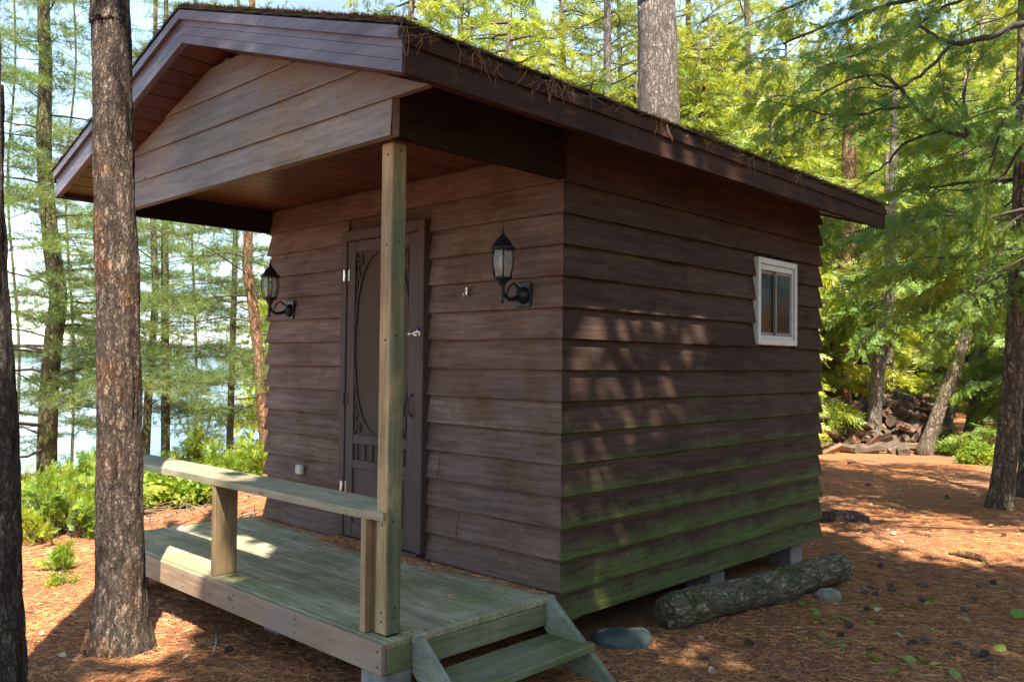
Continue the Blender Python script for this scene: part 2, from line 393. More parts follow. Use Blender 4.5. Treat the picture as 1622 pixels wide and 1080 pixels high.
# ground: brown-orange needle floor
def ground_mat():
    m, N, L, b = mat('pine_needle_floor')
    a = tex(N, L, 1.1, 6, .62); s = tex(N, L, 260, 3, .75, dist=2.0); p = tex(N, L, 7, 6, .7); f = tex(N, L, 55, 5, .8, dist=1.2)
    col = mixc(N, L, ramp(N, L, f.outputs['Fac'], [(.36,G0),(.64,G1)]).outputs['Color'], (.23,.080,.034), (.68,.28,.11))
    col = mixc(N, L, ramp(N, L, a.outputs['Fac'], [(.38,(.75,)*3),(.6,G0)]).outputs['Color'], col, (.30,.15,.09))
    col = mixc(N, L, ramp(N, L, p.outputs['Fac'], [(.62,G0),(.72,(.55,)*3)]).outputs['Color'], col, (.12,.12,.03))
    col = mixc(N, L, .8, col, ramp(N, L, s.outputs['Fac'], [(.32,(.45,)*3),(.68,(1.5,)*3)]).outputs['Color'], 'MULTIPLY')
    L.new(col, b.inputs['Base Color']); b.inputs['Roughness'].default_value = .95; b.inputs['Specular IOR Level'].default_value = .1
    n1 = bump(N, L, b, f.outputs['Fac'], .9, .03); n2 = bump(N, L, b, s.outputs['Fac'], .7, .008, n1); bump(N, L, b, p.outputs['Fac'], .5, .06, n2)
    return m
M_ground = ground_mat()
def water_mat():
    m, N, L, b = mat('lake_water'); n = tex(N, L, 1.4, 4, .6, (1,.5,1)); n2 = tex(N, L, .12, 4, .5, (1,.4,1))
    b.inputs['Base Color'].default_value = (.10,.19,.26,1); b.inputs['Roughness'].default_value = .12
    n1 = bump(N, L, b, n.outputs['Fac'], .6, .25); bump(N, L, b, n2.outputs['Fac'], .4, 1.0, n1); return m

# ================================================================== SETTING
def axis_pts(lo, hi, c0, c1, fine, coarse):
    out = []; x = lo
    while x < hi:
        out.append(x); d = max(c0-x, x-c1, 0); x += fine + min(coarse, d*.12)
    out.append(hi); return out
xs = axis_pts(-90, 110, -5, 5, .11, 6); ys = axis_pts(-60, 140, -4, 9, .11, 6)
V = [(x, y, gz(x, y)) for y in ys for x in xs]; nx = len(xs)
F = [(j*nx+i, j*nx+i+1, (j+1)*nx+i+1, (j+1)*nx+i) for j in range(len(ys)-1) for i in range(nx-1)]
tag(link_mesh('ground', raw_mesh('ground', V, F, True), M_ground), kind='structure')
wm = raw_mesh('water', [(-1900,-1800,-4.3),(-14,-1800,-4.3),(-14,1800,-4.3),(-1900,1800,-4.3)], [(0,1,2,3)])
tag(link_mesh('water', wm, water_mat()), kind='structure')
V = []; F = []; K = 160
for i in range(K+1):
    th = rad(20+140*i/K); R0 = 1150; x, y = -R0*math.sin(th), R0*math.cos(th)
    h = 14+14*noise.noise(Vector((i*.09, 2, 0)))+4*noise.noise(Vector((i*.5, 7, 0)))
    V += [(x, y, -5), (x*1.04, y*1.04, h*.8), (x*1.15, y*1.15, h+4), (x*1.4, y*1.4, -5)]
for i in range(K):
    for j in range(3): F.append((i*4+j, i*4+j+1, i*4+5+j, i*4+4+j))
tag(link_mesh('hills', raw_mesh('hills', V, F, True), simple('far_forest', (.05,.085,.075), .95, scale=.03, var=.3)), kind='structure')

# ================================================================== CABIN
W, LN, E = 3.06, 3.285, 0.17
ZB = -0.155
rng = random.Random(5)
cabin = tag(empty('cabin', (-W/2, LN/2, gz(-1.5, 1.6))), 'small dark brown wooden cabin with lapped siding, gabled porch roof and screen door', 'cabin')
INS = .034
def courses(top):
    out = []; z = ZB; k = 0
    while z < top:
        z1 = E*k if k else 0.0
        z1 = min(z1 if z1 > z else z+E, top); out.append((z, z1)); z = z1; k += 1
    return out
def lap_wall(side, a0, a1, top, holes=()):
    """side: 'front' (y=0), 'right' (x=0), 'left' (x=-W), 'back' (y=LN); mitred laps"""
    mb = MB(); n = 0
    for (z0, z1) in courses(top):
        # butt joints
        cuts = [a0]
        if rng.random() < .75: cuts.append(a0 + (a1-a0)*rng.uniform(.25, .75))
        cuts.append(a1)
        sag = rng.uniform(-.0015, .0015)
        for i in range(len(cuts)-1):
            b0, b1 = cuts[i], cuts[i+1]
            if i > 0: b0 += .0022
            if i < len(cuts)-2: b1 -= .0022
            segs = [(b0, b1)]
            for (h0, h1, hz0, hz1) in holes:
                if z1 > hz0+.01 and z0 < hz1-.01:
                    ns = []
                    for s0, s1 in segs:
                        if h1 <= s0 or h0 >= s1: ns.append((s0, s1)); continue
                        if h0 > s0: ns.append((s0, h0))
                        if h1 < s1: ns.append((h1, s1))
                    segs = ns
            tone = rng.uniform(.25, .75)
            for s0, s1 in segs:
                def P(a, out, z):
                    d = INS-out                       # distance behind the outer lap line
                    e0 = a0 if abs(a-a0) < 1e-6 else None; e1 = a1 if abs(a-a1) < 1e-6 else None
                    aa = a + (d if e0 is not None else 0) - (d if e1 is not None else 0)
                    if side == 'front': return (aa, d, z)
                    if side == 'right': return (-d, aa, z)
                    if side == 'left': return (-W+d, aa, z)
                    return (aa, LN-d, z)
                zb = z0+sag; nseg = max(1, int((s1-s0)/.35)); A = [s0+(s1-s0)*q/nseg for q in range(nseg+1)]
                for q in range(nseg):
                    j0 = .0022*noise.noise(Vector((A[q]*2.1, z0*7, 3))) if q else 0
                    j1 = .0022*noise.noise(Vector((A[q+1]*2.1, z0*7, 3))) if q < nseg-1 else 0
                    v = [P(A[q], 0, zb+.004), P(A[q+1], 0, zb+.004), P(A[q], INS, zb+j0), P(A[q+1], INS, zb+j1),
                         P(A[q], .004, z1+.004), P(A[q+1], .004, z1+.004)]
                    f = [(0,1,3,2), (2,3,5,4)]
                    if side in ('left', 'back'): f = [t[::-1] for t in f]
                    mb.add(v, f, tone)
                if side in ('front', 'right') and z1-z0 > .08:
                    k0 = math.ceil((s0+.03)/.406); fz = .024/(z1-z0); o_ = INS-(INS-.004)*fz
                    while k0*.406 < s1-.02:
                        mb.nail(P(k0*.406+rng.uniform(-.006,.006), o_, zb+.024+rng.uniform(-.004,.004)), (0,-1,.17) if side == 'front' else (1,0,.17)); k0 += 1
    return mb
DX0, DX1 = -1.99, -1.105
WY0, WY1, WZ0, WZ1 = 2.15, 2.775, 1.375, 2.01
mb = lap_wall('front', -W, 0, 2.405, [(DX0, DX1, 0.04, 2.12)])
mb.box(-W+.05, DX0, INS+.003, .09, ZB+.01, 2.40, .3); mb.box(DX1, -.05, INS+.003, .09, ZB+.01, 2.40, .3); mb.box(DX0, DX1, INS+.003, .09, 2.12, 2.40, .3)
mb.build('front_wall', [M_front, M_nail], cabin)
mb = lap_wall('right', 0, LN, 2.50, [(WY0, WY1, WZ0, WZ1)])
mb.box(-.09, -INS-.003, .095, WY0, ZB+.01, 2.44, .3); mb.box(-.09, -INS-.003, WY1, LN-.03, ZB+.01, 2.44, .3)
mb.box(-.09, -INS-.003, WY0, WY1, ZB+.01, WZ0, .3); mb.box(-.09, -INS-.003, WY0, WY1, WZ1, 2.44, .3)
mb.build('side_wall', [M_side_shade, M_nail], cabin)
mb = lap_wall('left', 0, LN, 2.50); mb.box(-W+INS+.003, -W+.09, .095, LN-.03, ZB+.01, 2.44); mb.build('side_wall', M_side_shade, cabin)
mb = lap_wall('back', -W, 0, 2.45); mb.box(-W+.1, -.1, LN-.09, LN-INS-.003, ZB+.01, 2.44)
mb.prism([(-W, 2.452), (0, 2.452), (-W/2, 2.93)], 1, LN-.05, LN-.01, .5); mb.build('back_wall', M_front, cabin)
mb = MB(); mb.box(-W+.04, -.04, .04, LN-.04, ZB+.012, -.03, .4)
for xx in (-.22, -1.55, -2.85): mb.box(xx-.07, xx+.07, .1, LN-.1, ZB-.05, ZB+.01, .4)
mb.build('floor', M_beam, cabin)
# piers
for i, (yy, xx) in enumerate(((.62,-.55),(1.80,-.20),(3.02,-.20),(.35,-2.85),(1.8,-2.85),(3.02,-2.85))):
    mb = MB(); g = gz(xx, yy)
    mb.box(xx-.10, xx+.10, yy-.10, yy+.10, g-.05, ZB-.052, .5, .008); mb.build('pier', M_conc, cabin)
# gable face over the porch
SZ = lambda x: 2.945 - .315*abs(x+W/2)               # fascia foot / soffit line
YB = -1.166
mb = MB(); zc = [2.217, 2.380, 2.553, 2.727, 2.905]
for i in range(4):
    z0, z1 = zc[i], zc[i+1]
    x0l = -W+.002 if i == 0 else max(-W-.3, -W/2-(2.96-z0)/.315); x0r = -.002 if i == 0 else min(.33, -W/2+(2.96-z0)/.315)
    x1l = -W/2-max(.0, (2.965-z1))/.315; x1r = -W/2+max(.0, (2.965-z1))/.315
    if i == 0: x1l, x1r = -W+.002, -.002
    if i == 1: x0l, x0r = -W-.26, .26
    t = rng.uniform(.35, .65); yo = YB-.016+.004*(i==0); yi = YB-.002
    v = [(x0l, yo, z0), (x0r, yo, z0), (x0l, yi+.01, z0+.003), (x0r, yi+.01, z0+.003), (x1l, yi, z1+.004), (x1r, yi, z1+.004)]
    mb.add(v, [(0,1,5,4), (2,3,1,0)], t)
mb.box(-W+.004, -.004, YB+.002, YB+.04, 2.219, 2.39, .5)
mb.prism([(-W-.22, 2.391), (.22, 2.391), (-W/2, 2.93)], 1, YB+.006, YB+.04, .5)
mb.build('gable', M_gable, cabin)
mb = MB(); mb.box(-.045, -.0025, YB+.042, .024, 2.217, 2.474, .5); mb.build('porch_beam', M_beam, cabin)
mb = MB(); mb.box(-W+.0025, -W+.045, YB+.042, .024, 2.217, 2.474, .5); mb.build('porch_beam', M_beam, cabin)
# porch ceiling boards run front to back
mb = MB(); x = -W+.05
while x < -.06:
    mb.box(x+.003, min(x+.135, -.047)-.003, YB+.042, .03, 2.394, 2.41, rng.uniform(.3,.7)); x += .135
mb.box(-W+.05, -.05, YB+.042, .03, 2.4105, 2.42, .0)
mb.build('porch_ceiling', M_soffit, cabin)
# soffit boards under the roof, parallel to the eaves
OV = .375; YF, YR = -1.42, 3.55
mb = MB(); s = 0; Ls = (W/2+OV-.03)*math.sqrt(1+.315**2)
cs, sn = 1/math.sqrt(1+.315**2), .315/math.sqrt(1+.315**2)
for sg in (1, -1):
    d = 0.0
    while d < Ls-.02:
        d1 = min(d+.14, Ls); t = rng.uniform(.25,.75)
        def Q(dd, up): return (-W/2+sg*(dd*cs+up*sn), 2.962-dd*sn+up*cs)
        a, b_, c, e = Q(d+.004, 0), Q(d1-.004, 0), Q(d1-.004, .016), Q(d+.004, .016)
        mb.prism([a, b_, c, e], 1, YF+.036, YR-.036, t); d = d1
    a, b_, c, e = Q(0, .017), Q(Ls, .017), Q(Ls, .03), Q(0, .03); mb.prism([a, b_, c, e], 1, YF+.036, YR-.036, 0)
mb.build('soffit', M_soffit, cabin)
# roof deck + shingles
roof = MB()
def roofslab(mb, up0, up1, ex, y0, y1, tone=.5, nj=1, jit=0.0):
    for sg in (1, -1):
        top = (W/2+OV+ex)/cs
        for j in range(nj):
            d0, d1 = top*j/nj, top*(j+1)/nj + (.004 if j < nj-1 else 0)
            def Q(dd, up): return (-W/2+sg*(dd*cs+up*sn), 3.11-dd*sn+up*cs-.01)
            mb.prism([Q(d0,up0), Q(d1,up0+jit), Q(d1,up1+jit), Q(d0,up1)], 1, y0, y1, tone)
roofslab(roof, 0, .024, .012, YF-.012, YR+.012)
roof_o = roof.build('roof', M_shingle, cabin)
sh = MB(); roofslab(sh, .026, .034, .03, YF-.028, YR+.028, .5, 11, .006); sh.build('shingles', M_shingle, roof_o)
# fascia boards
def rake(mb, y0, y1, ztop, zbot, thick_tone=.5):
    for sg in (1, -1):
        xe = -W/2+sg*(W/2+OV); dz = .315*(W/2+OV)
        P = [(-W/2, 2.945+zbot), (xe, 2.945+zbot-dz), (xe, 2.945+ztop-dz), (-W/2, 2.945+ztop)]
        mb.prism(P if sg > 0 else P[::-1], 1, y0, y1, thick_tone)
for nm, a, b_ in (('front', YF, YF+.034), ('rear', YR-.034, YR)):
    mb = MB()
    for k, (z0, z1) in enumerate(((0,.045),(.047,.093),(.095,.132))): rake(mb, a, b_, z1, z0, .35+.15*k)
    if nm == 'front': rake(mb, YF-.022, YF-.001, .176, .126, .4)
    else: rake(mb, YR+.001, YR+.022, .176, .126, .4)
    mb.build('rake_fascia', M_fascia, cabin)
for sg in (1, -1):
    mb = MB(); x1 = -W/2+sg*(W/2+OV); x0 = x1-sg*.034
    mb.box(min(x0+sg*.0345, x1+sg*.001), max(x1+sg*.02, x0+sg*.0345), YF-.0005, YR+.0005, 2.338, 2.488, .5)
    mb.box(min(x1+sg*.021, x1+sg*.034), max(x1+sg*.021, x1+sg*.034), YF-.006, YR+.006, 2.445, 2.497, .6)
    mb.box(min(x1-sg*.034, x1-sg*.001), max(x1-sg*.034, x1-sg*.001), YF+.036, YR-.036, 2.345, 2.486, .5)
    mb.build('eave_fascia', M_sfascia, cabin)
# porch post
mb = MB(); mb.box(-.158, -.074, -1.104, -1.022, .002, 2.216, .5, .006)
for zz in (.06, .10, .49, 1.32, 1.75, 2.16): mb.nail((-.112, -1.1042, zz), (0,-1,0), .006); mb.nail((-.0738, -1.065+.01*math.sin(zz*9), zz+.02), (1,0,0), .006)
mb.build('post', [M_post, M_nail], cabin)
# ---- door
fr = MB(); yo, yi = -.040, .03
fr.box(DX0, DX0+.062, yo, yi, .03, 2.12, .5, .004); fr.box(DX1-.066, DX1, yo, yi, .03, 2.12, .5, .004)
fr.box(DX0+.0625, DX1-.0665, yo, yi, 2.05, 2.12, .55, .004); fr.box(DX0+.02, DX1-.02, -.055, .03, .005, .028, .4, .003)
fr.build('door_frame', M_door, cabin)
door = MB(); a, b_ = DX0+.066, DX1-.070; y0, y1 = -.031, -.004
SL, SR, ZT, ZM = a+.085, b_-.085, 1.965, .725
door.box(a, SL, y0, y1, .035, 2.045, .45, .003); door.box(SR, b_, y0, y1, .035, 2.045, .5, .003)
for z0, z1 in ((ZT, 2.045), (.665, ZM), (.50, .555), (.035, .13)): door.box(SL+.0003, SR-.0003, y0+.002, y1, z0, z1, .52, .003)
door.box(SL, SR, y0+.014, y1, .131, .499, .5); door.box(SL+.045, SR-.045, y0+.006, y0+.0138, .165, .465, .58, .003)
door_o = door.build('screen_door', M_door, cabin)
MB().box(SL, SR, -.012, -.008, ZM-.001, ZT+.001, .5).box(SL, SR, -.012, -.008, .556, .664, .5).build('screen', M_screen, door_o)
for k in range(7):
    sp = MB(); x = SL+(SR-SL)*(k+.5)/7; sp.lathe(x, -.020, [(.004,.556),(.009,.57),(.005,.585),(.010,.61),(.005,.635),(.009,.65),(.004,.664)], 8); sp.build('spindle', M_door, door_o)

cxm, hw = (SL+SR)/2, (SR-SL)/2
for sx in (-1, 1):
    for sz in (-1, 1):
        o_ = MB(); zc0 = ZM if sz < 0 else ZT; hz = .46 if sz < 0 else .50
        pts = []
        for k in range(15):                                     # the oval arc
            t = k/14*math.pi/2; pts.append((cxm+sx*hw*.985*math.cos(t)**.9, -.020, zc0 - sz*(hz - hz*math.sin(t))))
        o_.tube(pts, .0085, 6)
        def spiral(cx, cz, r0, turns, s0, dr):
            q = []
            for k in range(22):
                tt = k/21; an = s0+dr*turns*2*math.pi*tt; r = r0*(1-tt*.8); q.append((cx+r*math.cos(an), -.020, cz+r*math.sin(an)))
            return q
        ex, ez = cxm+sx*(hw-.045), zc0-sz*.055
        o_.tube(spiral(ex, ez, .036, 1.3, math.pi/2*sz, sx*sz), .0065, 6)
        o_.tube(spiral(cxm+sx*(hw-.030), zc0-sz*.15, .024, 1.2, -math.pi/2*sz, -sx*sz), .0055, 6)
        o_.tube([(cxm+sx*(hw-.012), -.02, zc0-sz*.01), (cxm+sx*(hw-.03), -.02, zc0-sz*.10), (cxm+sx*(hw-.014), -.02, zc0-sz*.19), (cxm+sx*(hw-.022), -.02, zc0-sz*.25)], .006, 6)
        o_.build('scroll_bracket', M_door, door_o)
for z, m_ in ((1.815, M_steel), (.965, M_door), (.365, M_steel)):
    h = MB(); x = a-.003
    h.box(x-.030, x-.006, -.046, -.0405, z-.038, z+.038, .5, .001); h.box(x+.004, x+.030, -.037, -.0315, z-.038, z+.038, .5, .001)
    h.tube([(x-.001, -.048, z-.04), (x-.001, -.048, z+.04)], .006, 8); h.build('hinge', m_, door_o)
h = MB(); h.box(b_-.012, b_+.052, -.050, -.0405, 1.385, 1.415, .5, .003); h.tube([(b_-.045,-.048,1.40),(b_+.03,-.062,1.40)], .008, 8)
h.tube([(b_-.046,-.056,1.40),(b_-.046,-.030,1.40)], .014, 10); h.tube([(b_+.03,-.05,1.38),(b_+.03,-.05,1.44)], .007, 8); h.build('latch', M_steel, door_o)
h = MB(); h.tube([(b_-.035,-.031,1.02),(b_-.035,-.058,1.00),(b_-.035,-.064,.95),(b_-.035,-.058,.90),(b_-.035,-.031,.88)], .007, 8); h.build('handle', M_door, door_o)
# ---- window
wf = MB(); X0, X1 = -.04, .018
for (y0, y1, z0, z1) in ((WY0,WY0+.042,WZ0,WZ1),(WY1-.042,WY1,WZ0,WZ1),(WY0+.0422,WY1-.0422,WZ0,WZ0+.045),(WY0+.0422,WY1-.0422,WZ1-.045,WZ1)):
    wf.box(X0, X1, y0, y1, z0, z1, .6, .004)
for (y0, y1, z0, z1) in ((WY0+.043,WY0+.066,WZ0+.046,WZ1-.046),(WY1-.066,WY1-.043,WZ0+.046,WZ1-.046),(WY0+.0662,WY1-.0662,WZ0+.046,WZ0+.07),(WY0+.0662,WY1-.0662,WZ1-.085,WZ1-.046)):
    wf.box(X0, X1-.014, y0, y1, z0, z1, .5, .002)
win = wf.build('window', M_white, cabin)
a, b_, c, d = WY0+.067, WY1-.067, WZ0+.071, WZ1-.086; mid = (a+b_)/2
for k, (y0, y1, xo) in enumerate(((a, mid+.012, -.018), (mid-.008, b_, -.004))):
    s = MB(); t = .024
    s.box(xo-.012, xo, y0, y0+t, c, d, .5, .002); s.box(xo-.012, xo, y1-t, y1, c, d, .5, .002)
    s.box(xo-.012, xo, y0+t+.0002, y1-t-.0002, c, c+t, .5, .002); s.box(xo-.012, xo, y0+t+.0002, y1-t-.0002, d-t, d, .5, .002)
    s.build('sash', M_sash, win)
    MB().box(xo-.0075, xo-.0045, y0+t, y1-t, c+t, d-t, .5).build('pane', M_glass, win)
cu = MB(); V = []; F = []
for k in range(61):
    y = WY0+.05+(WY1-WY0-.1)*k/60; x = -.075+.014*math.sin(k*.9)+.006*math.sin(k*2.3)
    V += [(x, y, WZ0+.03), (x, y, WZ1-.03)]
for k in range(60): F.append((2*k, 2*k+2, 2*k+3, 2*k+1))
cu.add(V, F, .5, True); cu.build('curtain', M_curtain, win)

# ================================================================== PORCH DECK, STEPS, BENCH
DXL, DXR = -3.16, -.012
deck = tag(empty('porch_deck', (-1.6, -.6, gz(-1.6,-.6))), 'weathered green-grey plank deck under the porch roof in front of the cabin door', 'deck')
y = -1.150
for k in range(8):
    y1 = y+.1395; z = rng.uniform(-.002, .001)
    if k == 7: y1 = -.0325
    mb = MB(); e = rng.uniform(-.004, .006)
    xl = DXL
    if k == 0:
        # notched round the post
        mb.box(xl, -.163, y+.002, y1-.002, -.034, z, rng.uniform(.2,.8), .004); mb.box(-.0690, -.012, y+.002, y1-.002, -.034, z, .4, .003)
        mb.box(-.1625, -.0695, y+.002, -1.103, -.034, z, .4)
    else: mb.box(xl, DXR+e+.012, y+.002, y1-.002, -.034, z, rng.uniform(.2,.8), .004)
    for xj in (-3.12, -2.5, -1.9, -1.3, -.7, -.045):
        for yy in (y+.03, y1-.03):
            if not (k == 0 and xj > -.2): mb.nail((xj+rng.uniform(-.008,.008), yy+rng.uniform(-.006,.006), z+.0004), (0,0,1), .0045, .0010)
    mb.build('deck_board', [M_deck, M_nail], deck); y = y1
mb = MB(); mb.box(DXL+.01, -.014, -1.176, -1.1505, -.140, -.006, .5, .004)
for xj in (-3.12, -2.5, -1.9, -1.3, -.7, -.04):
    for zz in (-.04, -.105): mb.nail((xj, -1.1765, zz), (0,-1,0), .005)
mb.build('front_rim', [M_rim, M_nail], deck)
mb = MB(); mb.box(-.050, -.0125, -1.1495, -.03, -.140, -.0355, .4, .003); mb.build('side_rim', M_step, deck)
mb = MB(); mb.box(DXL+.012, DXL+.05, -1.1495, -.03, -.140, -.0355, .4, .003); mb.build('side_rim', M_step, deck)
for x in (-.7, -1.3, -1.9, -2.5): mb = MB(); mb.box(x-.02, x+.02, -1.149, -.03, -.14, -.036, .3); mb.build('joist', M_beam, deck)
for (x, y) in ((-.105,-1.075), (-.62,-.25), (-2.95,-1.04), (-2.95,-.12), (-1.5,-.75)):
    g = gz(x, y); mb = MB(); mb.box(x-.085, x+.085, y-.08, y+.08, g-.05, -.1425, .5, .008); mb.build('footing', M_conc, deck)
steps = tag(empty('wooden_steps', (.25, -.55, gz(.25,-.55))), 'short mossy wooden steps with two-board tread leading up to the porch deck', 'steps')
for (y0, y1) in ((-1.005,-.967), (-.112,-.074)):
    g = -.46
    P = [(-.010,-.16), (-.010,-.004), (.03,-.006), (.56,-.44), (.56,g), (.33,g)]
    mb = MB(); mb.prism(P, 1, y0, y1, .5); mb.build('stringer', M_string, steps)
mb = MB(); mb.box(-.0115, .004, -.966, -.113, -.140, -.036, .5, .002); mb.build('riser', M_step, steps)
for (x0, x1) in ((.012,.150),(.157,.297)):
    mb = MB(); mb.box(x0, x1, -.9665, -.1125 if x0 < .1 else -.070, -.215, -.178, rng.uniform(.35,.65), .004); mb.build('tread', M_step, steps)
for (x0, x1) in ((.30,.44),(.447,.585)):
    mb = MB(); mb.box(x0, x1, -.9665, -.1125, -.385, -.348, rng.uniform(.35,.65), .004); mb.build('tread', M_step, steps)
bench = tag(empty('porch_bench', (-1.6, -1.02, 0)), 'long weathered plank bench fixed along the open front edge of the porch', 'bench')
ZS0, ZS1 = .512, .550
mb = MB()
pl = [(-3.05,-1.145), (-.255,-1.145), (-.185,-1.128), (-.088,-1.120), (-.088,-1.1055), (-.1595,-1.1055), (-.1605,-1.02), (-.40,-.885), (-3.05,-.885)]
mb.prism(pl, 2, ZS0, ZS1, .5); mb.build('seat', M_bench, bench)
for x in (-2.95, -1.612, -.205):
    mb = MB()
    if x > -.5: mb.box(x-.019, x+.019, -1.140, -1.0, .002, ZS0-.001, .55, .003); mb.box(x+.0195, x+.0395, -1.09, -1.0, .002, ZS0-.001, .2, .002)
    else: mb.box(x-.019, x+.019, -1.142, -1.002, .002, ZS0-.001, .5, .003)
    mb.build('support', M_supp, bench)

# ================================================================== WALL FITTINGS
def lantern(px, label):
    t = tag(empty('wall_lantern', (px, 0, 1.60)), label, 'wall lamp', 'coach lanterns beside the screen door')
    ax, ay = px, -.175
    p = MB(); p.box(px-.055, px+.055, -.010, .004, 1.535, 1.675, .5, .004)
    p.tube([(px,-.010,1.60),(px,-.030,1.60),(px,-.050,1.60)], [.050,.043,.018], 14)
    p.build('back_plate', M_black, t)
    a = MB(); a.tube([(px,-.03,1.600),(px,-.075,1.578),(px,-.125,1.572),(px,-.165,1.60),(ax,ay,1.635)], [.016,.013,.011,.010,.011], 8)
    a.tube([(px,-.045,1.64),(px,-.085,1.665),(px,-.12,1.645),(px,-.14,1.60)], .006, 6)
    a.lathe(ax, ay, [(.004,1.545),(.010,1.555),(.006,1.57),(.016,1.60),(.011,1.63),(.030,1.668),(.052,1.682),(.054,1.690)], 12)
    a.build('arm', M_black, t)
    g = MB(); g.lathe(ax, ay, [(.046,1.690),(.060,1.74),(.064,1.785),(.056,1.84)], 6, a0=.3); go = g.build('glass', M_lglass, t, flat=True)
    f = MB()
    for k in range(6):
        an = .3+math.pi/3*k; f.tube([(ax+r*math.cos(an), ay+r*math.sin(an), z) for r, z in ((.050,1.688),(.0625,1.74),(.0665,1.785),(.059,1.842))], .0042, 5)
    f.build('cage', M_black, t)
    c = MB(); c.lathe(ax, ay, [(.070,1.838),(.072,1.847),(.052,1.866),(.036,1.895),(.016,1.915),(.008,1.925),(.010,1.932),(.005,1.945),(.001,1.985)], 12, a0=.3); c.build('cap', M_black, t)
    b = MB(); b.lathe(ax, ay, [(.010,1.69),(.011,1.73),(.022,1.76),(.022,1.79),(.010,1.81)], 10); b.build('bulb', M_box, t)
lantern(-.285, 'black coach lantern on the wall boards right of the screen door, nearest the cabin corner')
lantern(-2.70, 'black coach lantern on the wall left of the screen door, nearest the lake')
t = MB(); t.box(-2.56, -2.475, -.022, .006, .385, .455, .5, .006); t.box(-2.552, -2.483, -.029, -.0222, .392, .448, .6, .004)
o = t.build('outlet_box', M_box); tag(o, 'small square off-white outlet cover low on the wall left of the door', 'outlet cover')
t = MB(); t.tube([(-.75,.004,1.655),(-.75,-.02,1.650),(-.75,-.032,1.628),(-.75,-.026,1.61),(-.75,-.014,1.612)], .0035, 6); t.box(-.757,-.743,-.008,.012,1.625,1.672,.5,.002)
tag(t.build('wall_hook', M_steel), 'small metal coat hook screwed to the wall between door and right lantern', 'hook')

# ================================================================== FOLIAGE TOOLS
nr = np.random.default_rng(7)
def frames(D, roll):
    """rotation matrices whose Z column is D (n,3)"""
    D = D/np.linalg.norm(D, axis=1, keepdims=True); ref = np.where(np.abs(D[:, 2:3]) > .92, np.array([[1.0,0,0]]), np.array([[0,0,1.0]]))
    X = np.cross(ref, D); X /= np.linalg.norm(X, axis=1, keepdims=True); Y = np.cross(D, X)
    c, s = np.cos(roll)[:, None], np.sin(roll)[:, None]
    return np.stack([X*c+Y*s, -X*s+Y*c, D], axis=2)
def scatter(templ, P, D, S, roll, jitter=0.0):
    """templ: list of (V,F); returns merged verts/faces"""
    n = len(P); which = nr.integers(0, len(templ), n); VV = []; FF = []; off = 0
    Rm = frames(D, roll)
    for k, (tv, tf) in enumerate(templ):
        m = which == k
        if not m.any(): continue
        v = np.einsum('nij,vj->nvi', Rm[m], tv)*S[m][:, None, None] + P[m][:, None, :]
        cnt = m.sum(); VV.append(v.reshape(-1, 3))
        FF.append((tf[None]+(np.arange(cnt)*len(tv))[:, None, None]+off).reshape(-1, tf.shape[1])); off += cnt*len(tv)
    return np.concatenate(VV), np.concatenate(FF)
def needle_tuft(n=16, L_=.10, w_=.0035, spread=1.0):
    V = []; F = []
    for i in range(n):
        ph = nr.uniform(0, 6.283); th = nr.uniform(.15, 1.25)*spread; z0 = nr.uniform(-.05, .03)
        d = np.array([math.sin(th)*math.cos(ph), math.sin(th)*math.sin(ph), math.cos(th)]); l = L_*nr.uniform(.7, 1.1)
        s = np.cross(d, nr.normal(size=3)); s /= np.linalg.norm(s); b = len(V); o = np.array([0,0,z0])
        V += [o-s*w_/2, o+s*w_/2, o+d*l+np.array([0,0,-.012])]; F.append((b, b+1, b+2))
    return np.array(V), np.array(F)
def cedar_spray(n=9, L_=.26, w_=.017, second=False):
    V = []; F = []
    def fr(o, d, l, w):
        d = d/np.linalg.norm(d); s = np.cross(d, np.array([nr.normal()*.35, 1, nr.normal()*.35])); s /= np.linalg.norm(s); b = len(V)
        V.extend([o, o+d*l*.5+s*w/2, o+d*l, o+d*l*.5-s*w/2]); F.append((b, b+1, b+2, b+3))
    fr(np.zeros(3), np.array([0,0,1.]), L_, w_)
    for i in range(n):
        t = (i+.6)/(n+.3); z = L_*t*.95
        for sg in (-1, 1):
            if nr.random() < .1: continue
            l = L_*.52*(1-t*.72)*nr.uniform(.75, 1.15); y = nr.normal()*.15; d = np.array([sg*.8, y, .85]); o = np.array([0,0,z])
            fr(o, d, l, w_*nr.uniform(.8,1.2))
            if second:
                dn = d/np.linalg.norm(d)
                for q in (.25,.45,.65,.82):
                    for s2 in (-1, 1): fr(o+dn*l*q, np.array([sg*.8+s2*.8, y, .85+(-.6 if s2*sg > 0 else .4)]), l*.38*(1.1-q*.6), w_*.7)
    return np.array(V), np.array(F)
TUFT = [needle_tuft() for _ in range(6)]
TUFTL = [needle_tuft(20, .11, .0042) for _ in range(6)]
TUFTF = [needle_tuft(11, .13, .010) for _ in range(5)]
CED = [cedar_spray() for _ in range(6)]
CEDN = [cedar_spray(9, .20, .0078, True) for _ in range(6)]
def leafclump(n=22, r=.3, w=.07):
    V = []; F = []
    for i in range(n):
        o = nr.normal(size=3)*r*.45; d = nr.normal(size=3); d /= np.linalg.norm(d); s = np.cross(d, nr.normal(size=3)); s /= np.linalg.norm(s); b = len(V)
        l = w*nr.uniform(1.0, 2.4); V += [o, o+d*l*.5+s*w/2, o+d*l, o+d*l*.5-s*w/2]; F.append((b, b+1, b+2, b+3))
    return np.array(V), np.array(F)
CL = [leafclump() for _ in range(6)]; CLB = [leafclump(26, .55, .15) for _ in range(6)]; CLS = [leafclump(20, .16, .034) for _ in range(6)]; CLC = [leafclump(64, .55, .14) for _ in range(6)]
